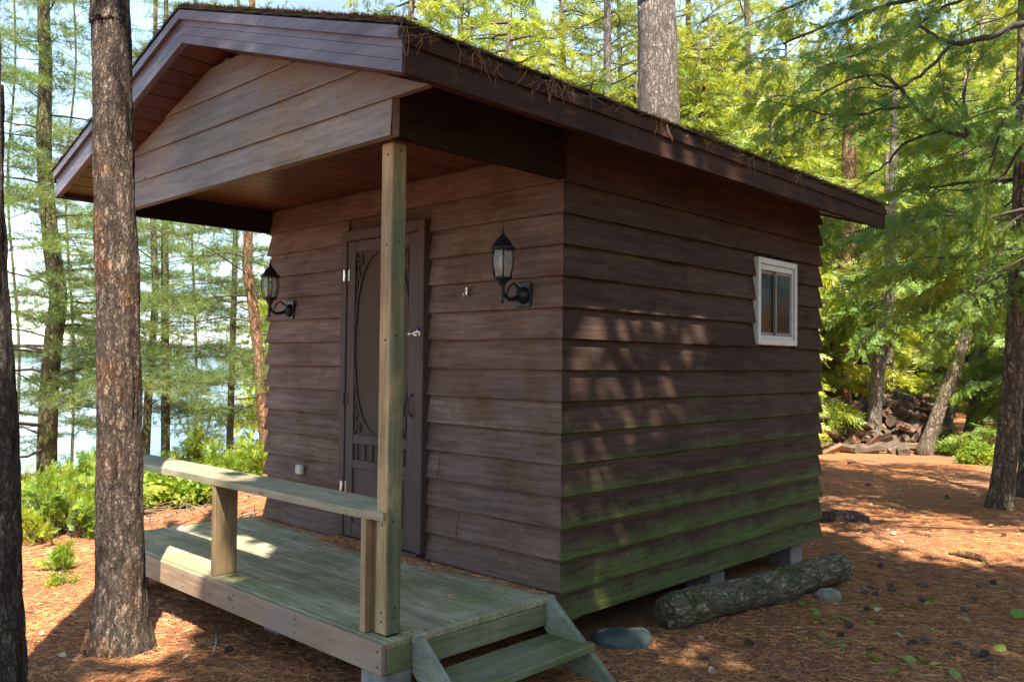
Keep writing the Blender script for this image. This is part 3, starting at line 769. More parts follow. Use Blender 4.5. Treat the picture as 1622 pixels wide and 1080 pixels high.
def curve_limb(o, az, length, rise, droop, k=7, wob=.06):
    pts = []; d = np.array([math.cos(az), math.sin(az)]); s = np.array([-d[1], d[0]]); a1 = nr.normal()*wob*2.2; a2 = nr.normal()*wob*1.5
    for i in range(k+1):
        t = i/k; h = d*length*t + s*length*(a1*math.sin(t*3.1)+a2*t*t*2)
        pts.append(np.array([o[0]+h[0], o[1]+h[1], o[2]+rise*length*t-droop*length*t*t+nr.normal()*.012*length]))
    return pts
def lerp_path(pts, t):
    x = t*(len(pts)-1); i = min(int(x), len(pts)-2); return pts[i]+(pts[i+1]-pts[i])*(x-i)
def limb_foliage(pts, bw, r0, kind, dens, t0=.3, sub=.38, twigs=True):
    """secondary twigs + spray positions for one limb"""
    P = []; D = []; length = np.linalg.norm(pts[-1]-pts[0])
    n = max(3, int(length*dens))
    for i in range(n):
        t = t0+(1-t0)*(i+nr.random())/n; o = lerp_path(pts, min(t, .999)); d = lerp_path(pts, min(t+.08, 1))-lerp_path(pts, max(t-.08, 0)); d /= np.linalg.norm(d)+1e-9
        sd_ = np.cross(d, [0,0,1.]); sg = 1 if (i % 2) else -1
        dd = d*.75+sd_*sg*nr.uniform(.5, 1.1)+np.array([0,0,nr.normal()*.18-(.22 if kind == 'cedar' else -.10)]); dd /= np.linalg.norm(dd)
        l = length*sub*(1.15-t)*nr.uniform(.5, 1.2)+.08
        e = o+dd*l; m_ = o+dd*l*.5+np.array([0,0,.03*l])
        if twigs: bw.tube([o, m_, e], [r0*.32, r0*.22, r0*.08], 4, cap=False)
        k = max(2, int(l/(.068 if kind == 'cedar' else .10)))
        for q in range(k):
            tt = (q+.7)/k; p = o+dd*l*tt; sx = 1 if q % 2 else -1
            if kind == 'cedar': v = dd*.8+np.cross(dd, [0,0,1.])*sx*.7+np.array([nr.normal()*.2, nr.normal()*.2, -.45+nr.normal()*.25])
            else: v = dd*.6+nr.normal(size=3)*.5+np.array([0,0,.25])
            P.append(p); D.append(v)
    P.append(pts[-1]); D.append(pts[-1]-pts[-2])
    return P, D
def build_leaf(name, templ, P, D, S, m, parent, base=None):
    P = np.array(P); D = np.array(D); S = np.array(S) if hasattr(S, '__len__') else S*nr.uniform(.75, 1.25, len(P))
    V, F = scatter(templ, P, D, S, nr.uniform(0, 6.28, len(P)))
    V = V-np.array(parent_loc(parent) if parent is not None else (0,0,0))
    return link_mesh(name, raw_mesh(name, V, F), m, parent)
def smooth_path(px, depth, extra=None, n=6):
    """photo points of a trunk -> dense world path at its depth"""
    W_ = [at(u, v, depth if not hasattr(depth, '__len__') else depth[i]) for i, (u, v) in enumerate(px)]
    if extra is not None:
        d = W_[-1]-W_[-2]; d /= np.linalg.norm(d); d = d*.5+np.array([0,0,.75]); d /= np.linalg.norm(d); W_.append(W_[-1]+d*extra)
    out = []
    for i in range(len(W_)-1):
        p0 = W_[max(i-1, 0)]; p1 = W_[i]; p2 = W_[i+1]; p3 = W_[min(i+2, len(W_)-1)]
        for k in range(n):
            t = k/n; out.append(.5*((2*p1)+(-p0+p2)*t+(2*p0-5*p1+4*p2-p3)*t*t+(-p0+3*p1-3*p2+p3)*t**3))
    out.append(W_[-1]); return out
def make_tree(name, label, cat, px, depth, radpx, bk, extra=6.0, seg=14, ridge=.05, flare=1.35, group=None,
              kind='pine', limbs=18, h0=.25, length=(1.2, 2.4), leafm=None, templ=None, sc=1.0, rise=.15, droop=.12, dens=7, nseg=6, az=None, leafkeep=1.0, twigm=None):
    path = smooth_path(px, depth, extra, nseg)
    base = path[0].copy(); g = gz(base[0], base[1])
    # carry the foot of the trunk down into the ground
    if base[2] > g: path = [np.array([base[0], base[1], g-.08])]+path
    d0 = depth if not hasattr(depth, '__len__') else depth[0]
    r0 = radpx*d0/FPX; top = path[-1][2]; lo = path[0][2]; R = []
    for p in path:
        t = (p[2]-lo)/(top-lo); R.append(r0*(1-.72*t**1.3)*(1+(flare-1)*math.exp(-(p[2]-lo-.08)/.22)))
    t_ = tag(empty(name, (path[0][0], path[0][1], g)), label, cat, group)
    mb = MB(); mb.tube(path, R, seg, ridge=ridge, rs=9 if seg > 20 else 5, seed=nr.uniform(0, 50)); mb.build('trunk', bk, t_)
    if limbs:
        bw = MB(); P = []; D = []
        for i in range(limbs):
            t = h0+(1-h0)*(i+nr.random()*.8)/limbs; o = lerp_path(path, min(t, .99))
            l = nr.uniform(*length)*(1.15-.75*((t-h0)/(1-h0))); a = nr.uniform(0, 6.28) if az is None else az+nr.normal()*.7
            ps = curve_limb(o, a, l, rise+nr.normal()*.12, droop+nr.normal()*.06); rr = max(.008, r0*.16)*nr.uniform(.7,1.2)*min(1, l/1.8)
            bw.tube(ps, [rr*(1-.8*k/7) for k in range(8)], 5, cap=False)
            if leafm is not None and nr.random() < leafkeep:
                a_, b_ = limb_foliage(ps, bw, rr, kind, dens); P += a_; D += b_
        bw.build('branches', twigm or M_twig, t_)
        if P: build_leaf('crown', templ, P, D, sc, leafm, t_)
    return t_
# ================================================================== TREES AT THE LEFT (lake side)
make_tree('pine_tree', 'dark rough-barked trunk cut by the left edge of the photo', 'tree',
          [(-12,1160),(-16,1000),(-17,850),(-25,600),(-37,400),(-40,150),(-42,-60)], 3.55, 46, M_barkd, 5, 48, .12, 1.15, limbs=0, nseg=16)
make_tree('pine_tree', 'thick flaky-barked red pine trunk in front of the porch corner, standing beside the deck', 'tree',
          [(192,1032),(191,960),(190,860),(189,750),(187,500),(180,250),(176,0),(175,-120)], 4.62, 34, M_bark, 6, 64, .13, 1.38, limbs=0, nseg=18)
PK = dict(kind='pine', leafm=M_needL, templ=TUFTL, sc=1.25, length=(1.0, 2.8), rise=.22, droop=.28, ridge=.04)
make_tree('pine_tree', 'mossy trunk with a kink halfway up, behind the bushes between the two nearest trunks', 'tree',
          [(74,800),(75,700),(78,620),(84,545),(92,470),(81,385),(70,250),(72,100),(69,0)], 12, 15, M_barkg, 4, limbs=60, h0=.1, dens=12, **PK)
make_tree('pine_tree', 'slim curved trunk just right of the near pine, above the bench end', 'tree',
          [(228,770),(236,610),(246,470),(243,350),(245,100)], 13, 6.5, M_barkg, 3, limbs=50, h0=.14, dens=12, **PK)
make_tree('pine_tree', 'slim straight mossy trunk against the lake, next to a curved one', 'tree',
          [(262,780),(262,600),(261,350),(262,100)], 13.6, 7, M_barkg, 3, limbs=50, h0=.14, dens=12, **PK)
make_tree('pine_tree', 'thinnest lake-side trunk with bare side twigs, seen under the porch beam', 'tree',
          [(362,770),(368,560),(373,370),(376,100)], 14, 5.5, M_barkg, 3, limbs=34, h0=.10, dens=6, **PK)
make_tree('pine_tree', 'bent orange-barked trunk touching the cabin front wall at the lake side', 'tree',
          [(424,740),(414,620),(403,500),(392,430),(393,370),(398,100)], 12.3, 9.5, M_barko, 3, limbs=26, h0=.2, dens=6, **PK)
# off to the side, their crowns reach in at the top left
for i, (u, d, lb, bp) in enumerate(((112, 17, 'distant lake-side pine between kinked trunk and near pine', 780), (20, 15, 'lake-side pine whose trunk shows right of the left-edge trunk', 790),
                                    (310, 19, 'far slender pine seen between lake-side trunks under the porch', 760), (-60, 11, 'pine beyond the left edge reaching in with green sprays', 830), (205,22,'farthest lake-side pine behind the near pine trunk',760))):
    make_tree('pine_tree', lb, 'tree', [(u, bp), (u+5+6*math.sin(i*2), 560), (u-8, 300), (u+8*math.cos(i), 100), (u, -100)], d, 2.4 if i != 3 else 9, M_barkg, 4, limbs=60, h0=.10, dens=11,
              **{**PK, 'leafm': M_needL, 'sc': 1.3})
# ================================================================== TREES BEHIND AND RIGHT
make_tree('pine_tree', 'huge grey pine trunk rising directly behind the cabin roof', 'tree',
          [(1050,760),(1046,400),(1044,200),(1040,20),(1038,-80)], 11, 41, M_barkp, 6, 40, .05, 1.2, limbs=0, nseg=8)
PY = dict(kind='pine', leafm=M_needY, templ=TUFTF, sc=1.25, ridge=.03)
make_tree('pine_tree', 'slim grey pine trunk with drooping limbs left of the huge pine trunk', 'tree',
          [(962,700),(960,400),(962,200),(962,0),(963,-150)], 17, 9, M_barkp, 4, limbs=50, h0=.3, length=(1.8,3.2), dens=7, **PY)
make_tree('pine_tree', 'thin dark pine right of the huge pine trunk, sky behind it', 'tree',
          [(1188,700),(1186,300),(1184,100),(1180,-100)], 22, 6, M_barkd, 4, limbs=50, h0=.25, length=(1.8,3.2), dens=7, **PY)
make_tree('pine_tree', 'thin reddish pine close behind the huge pine trunk', 'tree',
          [(1094,700),(1092,300),(1090,0),(1090,-140)], 24, 7, M_bark, 4, limbs=46, h0=.25, length=(1.8,3.4), dens=7, **PY)
def proto_tree(kind, name, h, spread, limbs, leafm, templ, sc, dens, bk, h0=.08, seg=9):
    t_ = empty(name, (0,0,0)); path = [np.array([.06*math.sin(k*.7), .05*math.cos(k*.9), h*k/12-.1]) for k in range(13)]
    mb = MB(); mb.tube(path, [.13*(1-.85*(k/12))*(1+.5*math.exp(-k)) for k in range(13)], seg, ridge=.06, rs=5, seed=nr.uniform(0,9)); mb.build('trunk', bk, t_)
    bw = MB(); P = []; D = []
    for i in range(limbs):
        t = h0+(1-h0)*(i+nr.random())/limbs; o = lerp_path(path, min(t, .99)); l = spread*nr.uniform(.6, 1.1)*(1.12-.85*t**1.5)
        ps = curve_limb(o, nr.uniform(0, 6.28), l, (.12 if kind == 'cedar' else .2)+nr.normal()*.1, (.28 if kind == 'cedar' else .12)+nr.normal()*.05)
        bw.tube(ps, [.022*(1-.8*k/7) for k in range(8)], 4, cap=False)
        a_, b_ = limb_foliage(ps, bw, .018, kind, dens, t0=.2, twigs=False); P += a_; D += b_
    bw.build('branches', M_twig, t_); build_leaf('crown', templ, P, D, sc, leafm, t_)
    return t_
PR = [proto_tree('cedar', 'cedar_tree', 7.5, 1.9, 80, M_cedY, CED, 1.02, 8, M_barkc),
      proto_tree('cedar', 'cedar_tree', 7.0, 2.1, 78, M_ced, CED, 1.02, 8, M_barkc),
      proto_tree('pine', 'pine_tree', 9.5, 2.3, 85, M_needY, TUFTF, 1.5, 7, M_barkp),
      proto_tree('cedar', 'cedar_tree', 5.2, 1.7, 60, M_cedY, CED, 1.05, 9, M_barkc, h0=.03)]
used = [False]*len(PR)
KIND = ['yellow-green sunlit cedar', 'mid green cedar', 'tall soft-needled pine', 'low bushy sunlit cedar']
WHERE = {}
back = [ # u, depth, proto, scale
 (660,15,0,1.0),(735,19,2,1.05),(800,14,3,1.25),(860,17,0,1.15),(905,24,2,1.25),(930,14,1,.85),(1000,20,0,1.25),(1110,16,0,1.05),(1150,26,2,1.3),
 (1215,19,3,1.5),(1110,15.5,0,1.0),(640,18,0,1.45),(720,22,2,1.5),(800,25,0,1.6),(890,20,3,1.9),(980,26,2,1.6),(1120,22,0,1.6),(1180,28,0,1.9),(1300,22,0,1.3),(1345,27,2,1.25),(1370,21,3,1.1),(1420,25,0,1.35),(1475,30,1,1.6),(1530,24,0,1.3),(1590,27,0,1.4),(1650,22,1,1.2),
 (560,20,2,1.0),(610,24,0,1.3),(690,27,2,1.35),(1240,32,2,1.6),(1560,34,2,1.7),(1690,17,1,1.1),(470,24,2,1.1),(1060,31,2,1.5),(1400,36,2,1.7),(780,32,2,1.6),(1700,15,1,.9)]
DESC = ['behind the middle of the roof ridge','above the roof near the gable peak','just over the right roof slope','behind the roof left of the grey pine trunks','far back above the roof left of the huge trunk',
 'close behind the roof left of the huge trunk','directly behind the huge pine trunk','just right of the huge pine trunk','far back right of the huge pine trunk','low behind the rear end of the eave',
 'behind the cabin rear corner','tall behind the gable peak','far behind the gable peak','far behind the roof middle','broad and bushy behind the roof middle','tall beyond the slim grey pine','tall just right of the huge trunk','far right of the huge trunk','beside the rear eave end in the sunlit wood','far back over the woodpile','behind the woodpile left of the leaning trunks','behind the woodpile in the middle distance','high on the rise behind the woodpile',
 'behind the leaning trunks','behind the big right-hand cedar trunk','beyond the right edge behind the big cedar','over the left roof slope','behind the gable peak','far back above the roof ridge','far back on the rise beyond the rear eave',
 'farthest back at the right side','near the right edge of the clearing','far back at the lake side of the cabin','farthest back behind the huge trunk','far up the rise over the woodpile','farthest back above the gable','at the right edge in front of the rise']
for i, (u, d, k, s) in enumerate(back):
    p = CAM + ray(u, 585)*d
    o = PR[k] if not used[k] else copy_tree(PR[k]); used[k] = True
    o.location = (p[0], p[1], gz(p[0], p[1])); o.rotation_euler = (0, 0, nr.uniform(0, 6.28)); sj = s*nr.uniform(.94, 1.06); o.scale = (sj, sj, sj*nr.uniform(.95, 1.1))
    tag(o, (KIND[k]+' '+DESC[i]), 'tree', 'woodland trees behind the cabin')
for i, (x, y, k, s, dsc) in enumerate(((9.6,-5.2,1,1.1,'right of the camera, nearest'),(11.2,-1.0,3,1.5,'level with the porch steps, low'),(10.4,4.6,1,1.2,'beyond the near hanging cedar'),(12.6,1.8,0,1.3,'second row level with the cabin side'),  # unseen trees added to block low sky light on the side wall
     (13.2,-4.4,2,1.2,'second row right of the camera'),(12.0,7.6,3,1.6,'beyond the right edge of the clearing'),(9.2,-8.6,0,1.2,'behind the camera to the right'),(14.5,5.2,2,1.3,'third row beyond the clearing'),(6.4,-10.5,1,1.3,'behind the camera'),(15.0,-1.0,0,1.5,'third row level with the steps'),(7.6,-3.2,3,.8,'small, close right of the camera'),(8.8,.2,3,1.0,'small, beside the near hanging cedar'))):
    o = PR[k] if not used[k] else copy_tree(PR[k]); used[k] = True
    o.location = (x, y, gz(x, y)); o.rotation_euler = (0, 0, nr.uniform(0, 6.28)); o.scale = (s, s, s); tag(o, KIND[k]+' off to the right, '+dsc, 'tree', 'woodland trees to the right of the camera')
# far wood
P = []; n = 0
for i in range(1500):
    u = nr.uniform(540, 1800) if i % 5 else nr.uniform(430, 700); d = nr.uniform(40, 62); q = CAM+ray(u, 585)*d; h = nr.uniform(9, 19 if u > 700 else 12)
    g = gz(q[0], q[1])
    for k in range(9):
        t = nr.random()**.8; rr = 1.9*(1-t*.75); an = nr.uniform(0, 6.28); P.append((q[0]+rr*math.cos(an), q[1]+rr*math.sin(an), g+h*t))
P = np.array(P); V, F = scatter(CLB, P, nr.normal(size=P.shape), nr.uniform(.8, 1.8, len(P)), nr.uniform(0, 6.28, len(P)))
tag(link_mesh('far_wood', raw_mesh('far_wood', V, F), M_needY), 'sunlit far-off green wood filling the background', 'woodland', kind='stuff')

CK = dict(kind='cedar', leafm=M_ced, templ=CED, ridge=.07)
def cedar(label, px, d, r, bk=M_barkc, limbs=26, h0=.35, length=(.8,1.7), leafm=M_ced, **k):
    make_tree('cedar_tree', label, 'tree', px, d, r, bk, k.pop('extra', 3.0), k.pop('seg', 16), .07, k.pop('flare', 1.5), limbs=limbs, h0=h0, length=length, dens=7,
              kind='cedar', leafm=leafm, templ=CED, sc=1.0, rise=.05, droop=.28, **k)
cedar('big shaggy cedar trunk with orange flared foot, left of the woodpile', [(1326,700),(1328,600),(1334,520),(1340,440),(1344,300)], 19, 21, M_barko, leafm=M_cedY, h0=.40, limbs=60, length=(.7,1.6))
cedar('pale cedar trunk standing in the front of the woodpile', [(1382,692),(1390,600),(1397,540),(1407,470),(1412,380)], 16.6, 11.5, M_barkp, h0=.46, limbs=44)
cedar('darker cedar trunk right behind the pale one at the woodpile', [(1402,680),(1406,600),(1408,540),(1406,450)], 19, 9, h0=.65)
cedar('leaning cedar trunk at the right end of the woodpile, nearest of three leaning ones', [(1466,712),(1484,660),(1503,610),(1528,540),(1552,460)], 15.5, 10.5, h0=.74, limbs=14, length=(.6,1.1))
cedar('thin dark leaning trunk, middle of three right of the woodpile', [(1497,672),(1520,615),(1546,560),(1572,480)], 20, 8, M_barkd, h0=.74, limbs=14, length=(.6,1.1))
cedar('thin leaning trunk rising from the green undergrowth, rightmost of three', [(1536,690),(1548,610),(1560,545),(1576,450)], 18.5, 8.5, M_barkd, h0=.74, limbs=14, length=(.6,1.1))
cedar('big dark cedar trunk with flared foot at the right edge', [(1583,812),(1590,750),(1600,660),(1608,560),(1614,440),(1618,300),(1622,100)], 9.6, 17, M_barkc, seg=36, limbs=24, h0=.66, length=(1.2,2.4), flare=1.25, nseg=10)
cedar('second dark cedar stem close beside the big one, cut by the right edge', [(1622,806),(1632,700),(1634,550),(1650,300)], 10.4, 14, M_barkc, seg=24, limbs=20, h0=.6, length=(1.2,2.2))
t_ = tag(empty('dead_trunk', tuple(ground_at(1474,604))), 'bleached white bare trunk leaning behind the woodpile', 'dead tree')
mb = MB(); mb.tube([at(1476,612,27), at(1468,585,27), at(1458,555,27), at(1450,532,27), at(1444,505,27.1), at(1436,470,27.2)], [.10,.09,.08,.07,.06,.03], 8, ridge=.05)
mb.tube([at(1458,555,27), at(1449,548,26.8), at(1440,536,26.7)], [.03,.02,.008], 5); mb.build('trunk', M_dead, t_)

# near cedar whose limbs hang in from the right
t_ = tag(empty('cedar_tree', (8.6, 2.6, gz(8.6, 2.6))), 'cedar beyond the right edge with long dark limbs and sprays hanging over the clearing', 'tree')
tp = [np.array([8.6+.02*k, 2.6-.02*k, gz(8.6,2.6)-.1+.9*k]) for k in range(10)]
mb = MB(); mb.tube(tp, [.26-.018*k for k in range(10)], 20, ridge=.08, rs=5); mb.build('trunk', M_barkc, t_)
bw = MB(); P = []; D = []
LIMBS = [ # dark limbs traced at their own depths, from the trunk inwards: (u, v, depth)
 ([(1900,40,7.0),(1740,60,7.1),(1622,38,7.2),(1570,60,7.3),(1510,68,7.4),(1478,56,7.4),(1452,38,7.5)], .040),
 ([(1510,68,7.4),(1475,105,7.3),(1440,130,7.3),(1405,140,7.2),(1365,115,7.2),(1320,100,7.3)], .018),
 ([(1900,200,6.9),(1760,240,7.0),(1622,222,7.0),(1560,228,7.0),(1530,214,7.0),(1495,204,7.1),(1460,182,7.1),(1436,152,7.2)], .036),
 ([(1436,152,7.2),(1395,120,7.3),(1350,125,7.4),(1300,150,7.5)], .018),
 ([(1495,204,7.1),(1440,225,7.2),(1400,262,7.3),(1370,280,7.3)], .016),
 ([(1530,214,7.0),(1528,150,7.2),(1540,95,7.3)], .014),
 ([(1440,165,7.1),(1390,175,7.2),(1320,182,7.3),(1260,165,7.4)], .016),
 ([(1900,330,7.6),(1760,350,7.7),(1640,330,7.8),(1560,345,7.9),(1480,340,8.0),(1420,365,8.1)], .028),
 ([(1900,-60,7.4),(1700,-50,7.6),(1560,-20,7.8),(1440,0,8.0),(1340,30,8.1),(1240,70,8.2)], .034),
 ([(1900,370,8.2),(1740,350,8.4),(1620,350,8.5),(1540,350,8.6),(1470,365,8.7)], .026),
 ([(1560,-20,7.8),(1500,10,8.0),(1420,60,8.1),(1360,85,8.1),(1290,110,8.2)], .018),
 ([(1900,120,6.2),(1760,130,6.3),(1660,140,6.4),(1600,170,6.5),(1570,250,6.6)], .024),
 ([(1900,380,6.8),(1760,370,6.9),(1690,380,7.0),(1620,410,7.1),(1575,440,7.2)], .020),
 ([(1850,-120,9.0),(1650,-90,9.2),(1480,-60,9.4),(1330,-20,9.6),(1230,20,9.8)], .03),
 ([(1850,250,9.5),(1650,280,9.6),(1520,290,9.8),(1400,310,10),(1330,340,10.2)], .03),
 ([(1622,222,7.0),(1590,275,7.2),(1540,300,7.4),(1480,300,7.6)], .016)]
for pts, r in LIMBS:
    W_ = [at(*q) for q in pts]; out = []
    for i in range(len(W_)-1):
        p0 = W_[max(i-1,0)]; p1 = W_[i]; p2 = W_[i+1]; p3 = W_[min(i+2, len(W_)-1)]
        for k in range(4):
            t = k/4; out.append(.5*((2*p1)+(-p0+p2)*t+(2*p0-5*p1+4*p2-p3)*t*t+(-p0+3*p1-3*p2+p3)*t**3)+nr.normal(size=3)*.008)
    out.append(W_[-1]); n = len(out)
    bw.tube(out, [max(.004, r*(1-.72*k/n)) for k in range(n)], 7, cap=False)
    # side branches with sprays
    Lg = sum(np.linalg.norm(out[k+1]-out[k]) for k in range(n-1)); cnt = int(Lg*3.8)
    for q in range(cnt):
        t = .12+.88*(q+nr.random())/cnt; o = lerp_path(out, min(t,.999)); d = lerp_path(out, min(t+.05,1))-lerp_path(out, max(t-.05,0)); d /= np.linalg.norm(d)
        sd_ = np.cross(d, [0,0,1.]); sg = 1 if q % 2 else -1
        dd = d*.8+sd_*sg*nr.uniform(.3,1.0)+np.array([0,0,nr.normal()*.25-.12]); dd /= np.linalg.norm(dd); l = nr.uniform(.3, .8)
        ps = [o+dd*l*z+np.array([0,0,-.22*l*z*z])+nr.normal(size=3)*.01 for z in (0,.25,.5,.75,1)]
        bw.tube(ps, [.006,.005,.004,.003,.0015], 4, cap=False); a_, b_ = limb_foliage(ps, bw, .006, 'cedar', 13, t0=.15, sub=.42, twigs=True); P += a_; D += b_
bw.build('branches', M_twig, t_); build_leaf('crown', CEDN, P, D, .74, M_ced, t_)

# ================================================================== SHRUBS AND UNDERGROWTH
def shrub(label, u, v, wpx, hpx, kindm=M_shr, n=260, templ=None, d=None, name='shrub', group=None, sc=.62, wisp=.4):
    g = ground_at(u, v) if d is None else (lambda q: np.array([q[0], q[1], gz(q[0], q[1])]))(CAM+ray(u, v)*d)
    dep = (g-CAM)@_f; R = wpx/2*dep/FPX; H = hpx*dep/FPX
    t = tag(empty(name, tuple(g)), label, 'shrub', group); bw = MB(); P = []; D = []
    stems = max(6, int(n/14))
    for i in range(stems):
        an = nr.uniform(0, 6.28); rr = R*math.sqrt(nr.random()); hh = H*(1-.55*(rr/R)**2)*nr.uniform(.45, 1.1)
        o = g+np.array([rr*.45*math.cos(an), rr*.45*math.sin(an), -.02]); e = g+np.array([rr*1.05*math.cos(an), rr*1.05*math.sin(an), hh]); m_ = (o+e)/2+np.array([0,0,hh*.12])
        bw.tube([o, m_, e], [.008,.005,.002], 4, cap=False)
        for q in range(14):
            tq = .2+.8*(q+.5)/14; b = o+(e-o)*tq+np.array([0,0,hh*.12*math.sin(tq*3.1)]); v_ = (e-o)/(np.linalg.norm(e-o)+1e-6)*.5+nr.normal(size=3)*.55+np.array([0,0,.15])
            P.append(b+nr.normal(size=3)*.03*R); D.append(v_)
    bw.build('stems', M_twig, t); build_leaf('foliage', templ or CED, P, D, sc, kindm, t); return t
shrub('bright yellow-green cedar bush left of the near pine trunk', 95, 850, 190, 98, n=800, sc=.46)
shrub('low green cedar bush behind, at the foot of the kinked trunk', 60, 800, 150, 60, n=260, d=9.4)
shrub('bright cedar bush half hidden by the near pine trunk', 165, 810, 120, 110, n=500, d=8.6)
shrub('green bush seen just above the left end of the bench', 270, 805, 120, 50, n=400, d=9.5, templ=CL, sc=.55)
shrub('yellowish bush beside the cabin front corner at the lake side', 395, 780, 80, 82, n=360, d=10.5)
shrub('small green bush under the thinnest lake-side trunk', 345, 790, 80, 70, n=300, d=11)
shrub('low leafy bush left of the thinnest lake-side trunk', 300, 790, 70, 80, n=260, d=12.0)
shrub('straggly seedling in the needles in front of the bright cedar bush', 98, 905, 46, 46, n=56, sc=.42, name='seedling')
shrub('tiny light green seedling at the foot of the deck corner post', 627, 1092, 60, 62, n=56, sc=.28, name='seedling')
shrub('low moss-green clump left of the near pine foot', 95, 925, 50, 16, n=90, sc=.22, name='moss_clump', templ=CLS)
shrub('sunlit low undergrowth bush right of the leaning trunks', 1520, 722, 90, 22, n=260, templ=CL, sc=.4)
shrub('bright green undergrowth at the foot of the thin leaning trunk', 1552, 734, 60, 28, n=300, templ=CL, sc=.4)
shrub('pale undergrowth behind the nearest leaning trunk', 1490, 705, 60, 30, n=160, templ=CL, sc=.4, d=18)
shrub('vivid yellow-green bush between big shaggy cedar and pale trunk', 1366, 640, 50, 84, n=520, d=22.5, sc=1.0)
shrub('small green bush on the slope above the woodpile', 1440, 610, 50, 28, n=160, d=26, templ=CL, sc=.6)
shrub('rust-coloured bush on the slope by the bleached trunk', 1475, 560, 50, 40, n=200, d=31, templ=CL, sc=.7, kindm=leaf('rusty_leaves', [(.22,.10,.04),(.36,.17,.06),(.42,.27,.09)], 2))
# brush and twigs on the slope behind the deck
mb = MB(); 
for i in range(420):
    u = nr.uniform(20, 420); q = CAM+ray(u, 800)*nr.uniform(7.6, 11.5); z = gz(q[0], q[1]); an = nr.uniform(0, 6.28); l = nr.uniform(.15, .6); e = nr.uniform(-.05, .35)
    o = np.array([q[0], q[1], z+nr.uniform(0,.06)]); dd = np.array([math.cos(an), math.sin(an), e])
    mb.tube([o, o+dd*l*.5+nr.normal(size=3)*.02, o+dd*l+nr.normal(size=3)*.03], [.005,.004,.0015], 4, cap=False, tone=nr.random())
tag(mb.build('brushwood', simple('dry_twigs', (.24,.17,.13), .9, var=.5)), 'tangle of dry grey-brown twigs on the ground between bushes and deck', 'brushwood', kind='stuff')

# ================================================================== WOODPILES
def wedge(seedn, r=.085, l=.40, split=True):
    rr = random.Random(seedn); n = 5 if split else 8; a0 = rr.uniform(0, 6); V = []; pr = []
    for k in range(n):
        an = a0+(math.pi*1.1*k/(n-1) if split else 2*math.pi*k/n); q = r*rr.uniform(.8, 1.15); pr.append((q*math.cos(an), q*math.sin(an)))
    if split: pr.append((rr.uniform(-.02,.02)-math.cos(a0+1.7)*r*.25, rr.uniform(-.02,.02)-math.sin(a0+1.7)*r*.25))
    m = len(pr); st = 5
    for j in range(st):
        t = j/(st-1)-.5; b = rr.uniform(-.008,.008)
        for (x, y) in pr: V.append((t*l+rr.uniform(-.01,.01), x*(1+.06*math.sin(j*2))+b, y))
    F = [tuple(range(m))[::-1], tuple((st-1)*m+k for k in range(m))]
    for j in range(st-1):
        for k in range(m): F.append((j*m+k, j*m+(k+1) % m, (j+1)*m+(k+1) % m, (j+1)*m+k))
    mb = MB(); mb.add(V, F, .5); return mb
M_fw1 = wood('dark_split_wood', (.065,.042,.03), (.16,.105,.07), 'x', spots=.8, knots=False)
M_fw2 = wood('pale_split_wood', (.30,.20,.125), (.48,.34,.22), 'x', spots=.6, knots=False)
M_fw3 = wood('grey_split_wood', (.07,.052,.038), (.16,.12,.085), 'x', spots=.7, knots=False)
M_fw4 = wood('red_brown_split_wood', (.11,.055,.032), (.24,.135,.08), 'x', spots=.7, knots=False)
FW = []
for k, m_ in enumerate((M_fw1, M_fw4, M_fw3, M_fw1, M_fw4)):
    FW.append(wedge(k+3, .085+.01*(k % 3), .38+.03*k, k != 2).build('firewood', m_, None))
FP = [wedge(k+20, .085+.01*(k % 3), .40, k != 1).build('firewood', m_, None) for k, m_ in enumerate((M_fw2, M_fw2, M_fw4))]
lab1 = ['dark brown split log lying in the near woodpile', 'red-brown split log lying in the near woodpile', 'grey rounded log lying in the near woodpile',
        'short dark split log lying in the near woodpile', 'long red-brown split log lying in the near woodpile']
lab2 = ['pale split log in the sunlit far woodpile', 'pale rounded log in the sunlit far woodpile', 'reddish split log in the sunlit far woodpile']
rg = random.Random(11); cnt = {}
def put_log(pool, labs, P, group):
    k = rg.randrange(len(pool)); key = (group, k); src = pool[k]
    o = src if key not in cnt else src.copy()
    if key in cnt: COL.objects.link(o)
    cnt[key] = 1; o.location = tuple(P); o.rotation_euler = (rg.uniform(0, 6.28), rg.gauss(0, .38), rg.uniform(0, 3.14) if rg.random() < .45 else YAW+rg.gauss(0, .35))
    s = rg.uniform(.72, 1.12); o.scale = (s*rg.uniform(.8,1.1), s, s); tag(o, labs[k], 'firewood', group)
for j in range(12):
    for i in range(22):
        u = 1291+i*10.2+rg.uniform(-4, 4); hmax = (.74+.22*math.exp(-((u-1425)/45)**2)+.12*math.exp(-((u-1330)/30)**2)+.06*math.sin(u*.13))*max(0, min(1, (1512-u)/45))
        z = j*.112+rg.uniform(0, .05)
        if z > hmax: continue
        q = CAM+ray(u, 650)*(16.3+z*.9+rg.uniform(-.15,.3)-.7*(j == 0)*rg.random()); put_log(FW, lab1, (q[0], q[1], gz(q[0], q[1])+.06+z), 'split logs heaped in the near woodpile')
for j in range(6):
    for i in range(16):
        u = 1400+i*12.4+rg.uniform(-4, 4); hmax = .66+.10*math.sin(u*.05)+.05*math.sin(u*.2); z = j*.13+rg.uniform(0, .05)
        if z > hmax: continue
        q = CAM+ray(u, 620)*(22.6+z*.6+rg.uniform(-.15,.3)); put_log(FP, lab2, (q[0], q[1], gz(q[0], q[1])+.06+z), 'split logs heaped in the far woodpile')
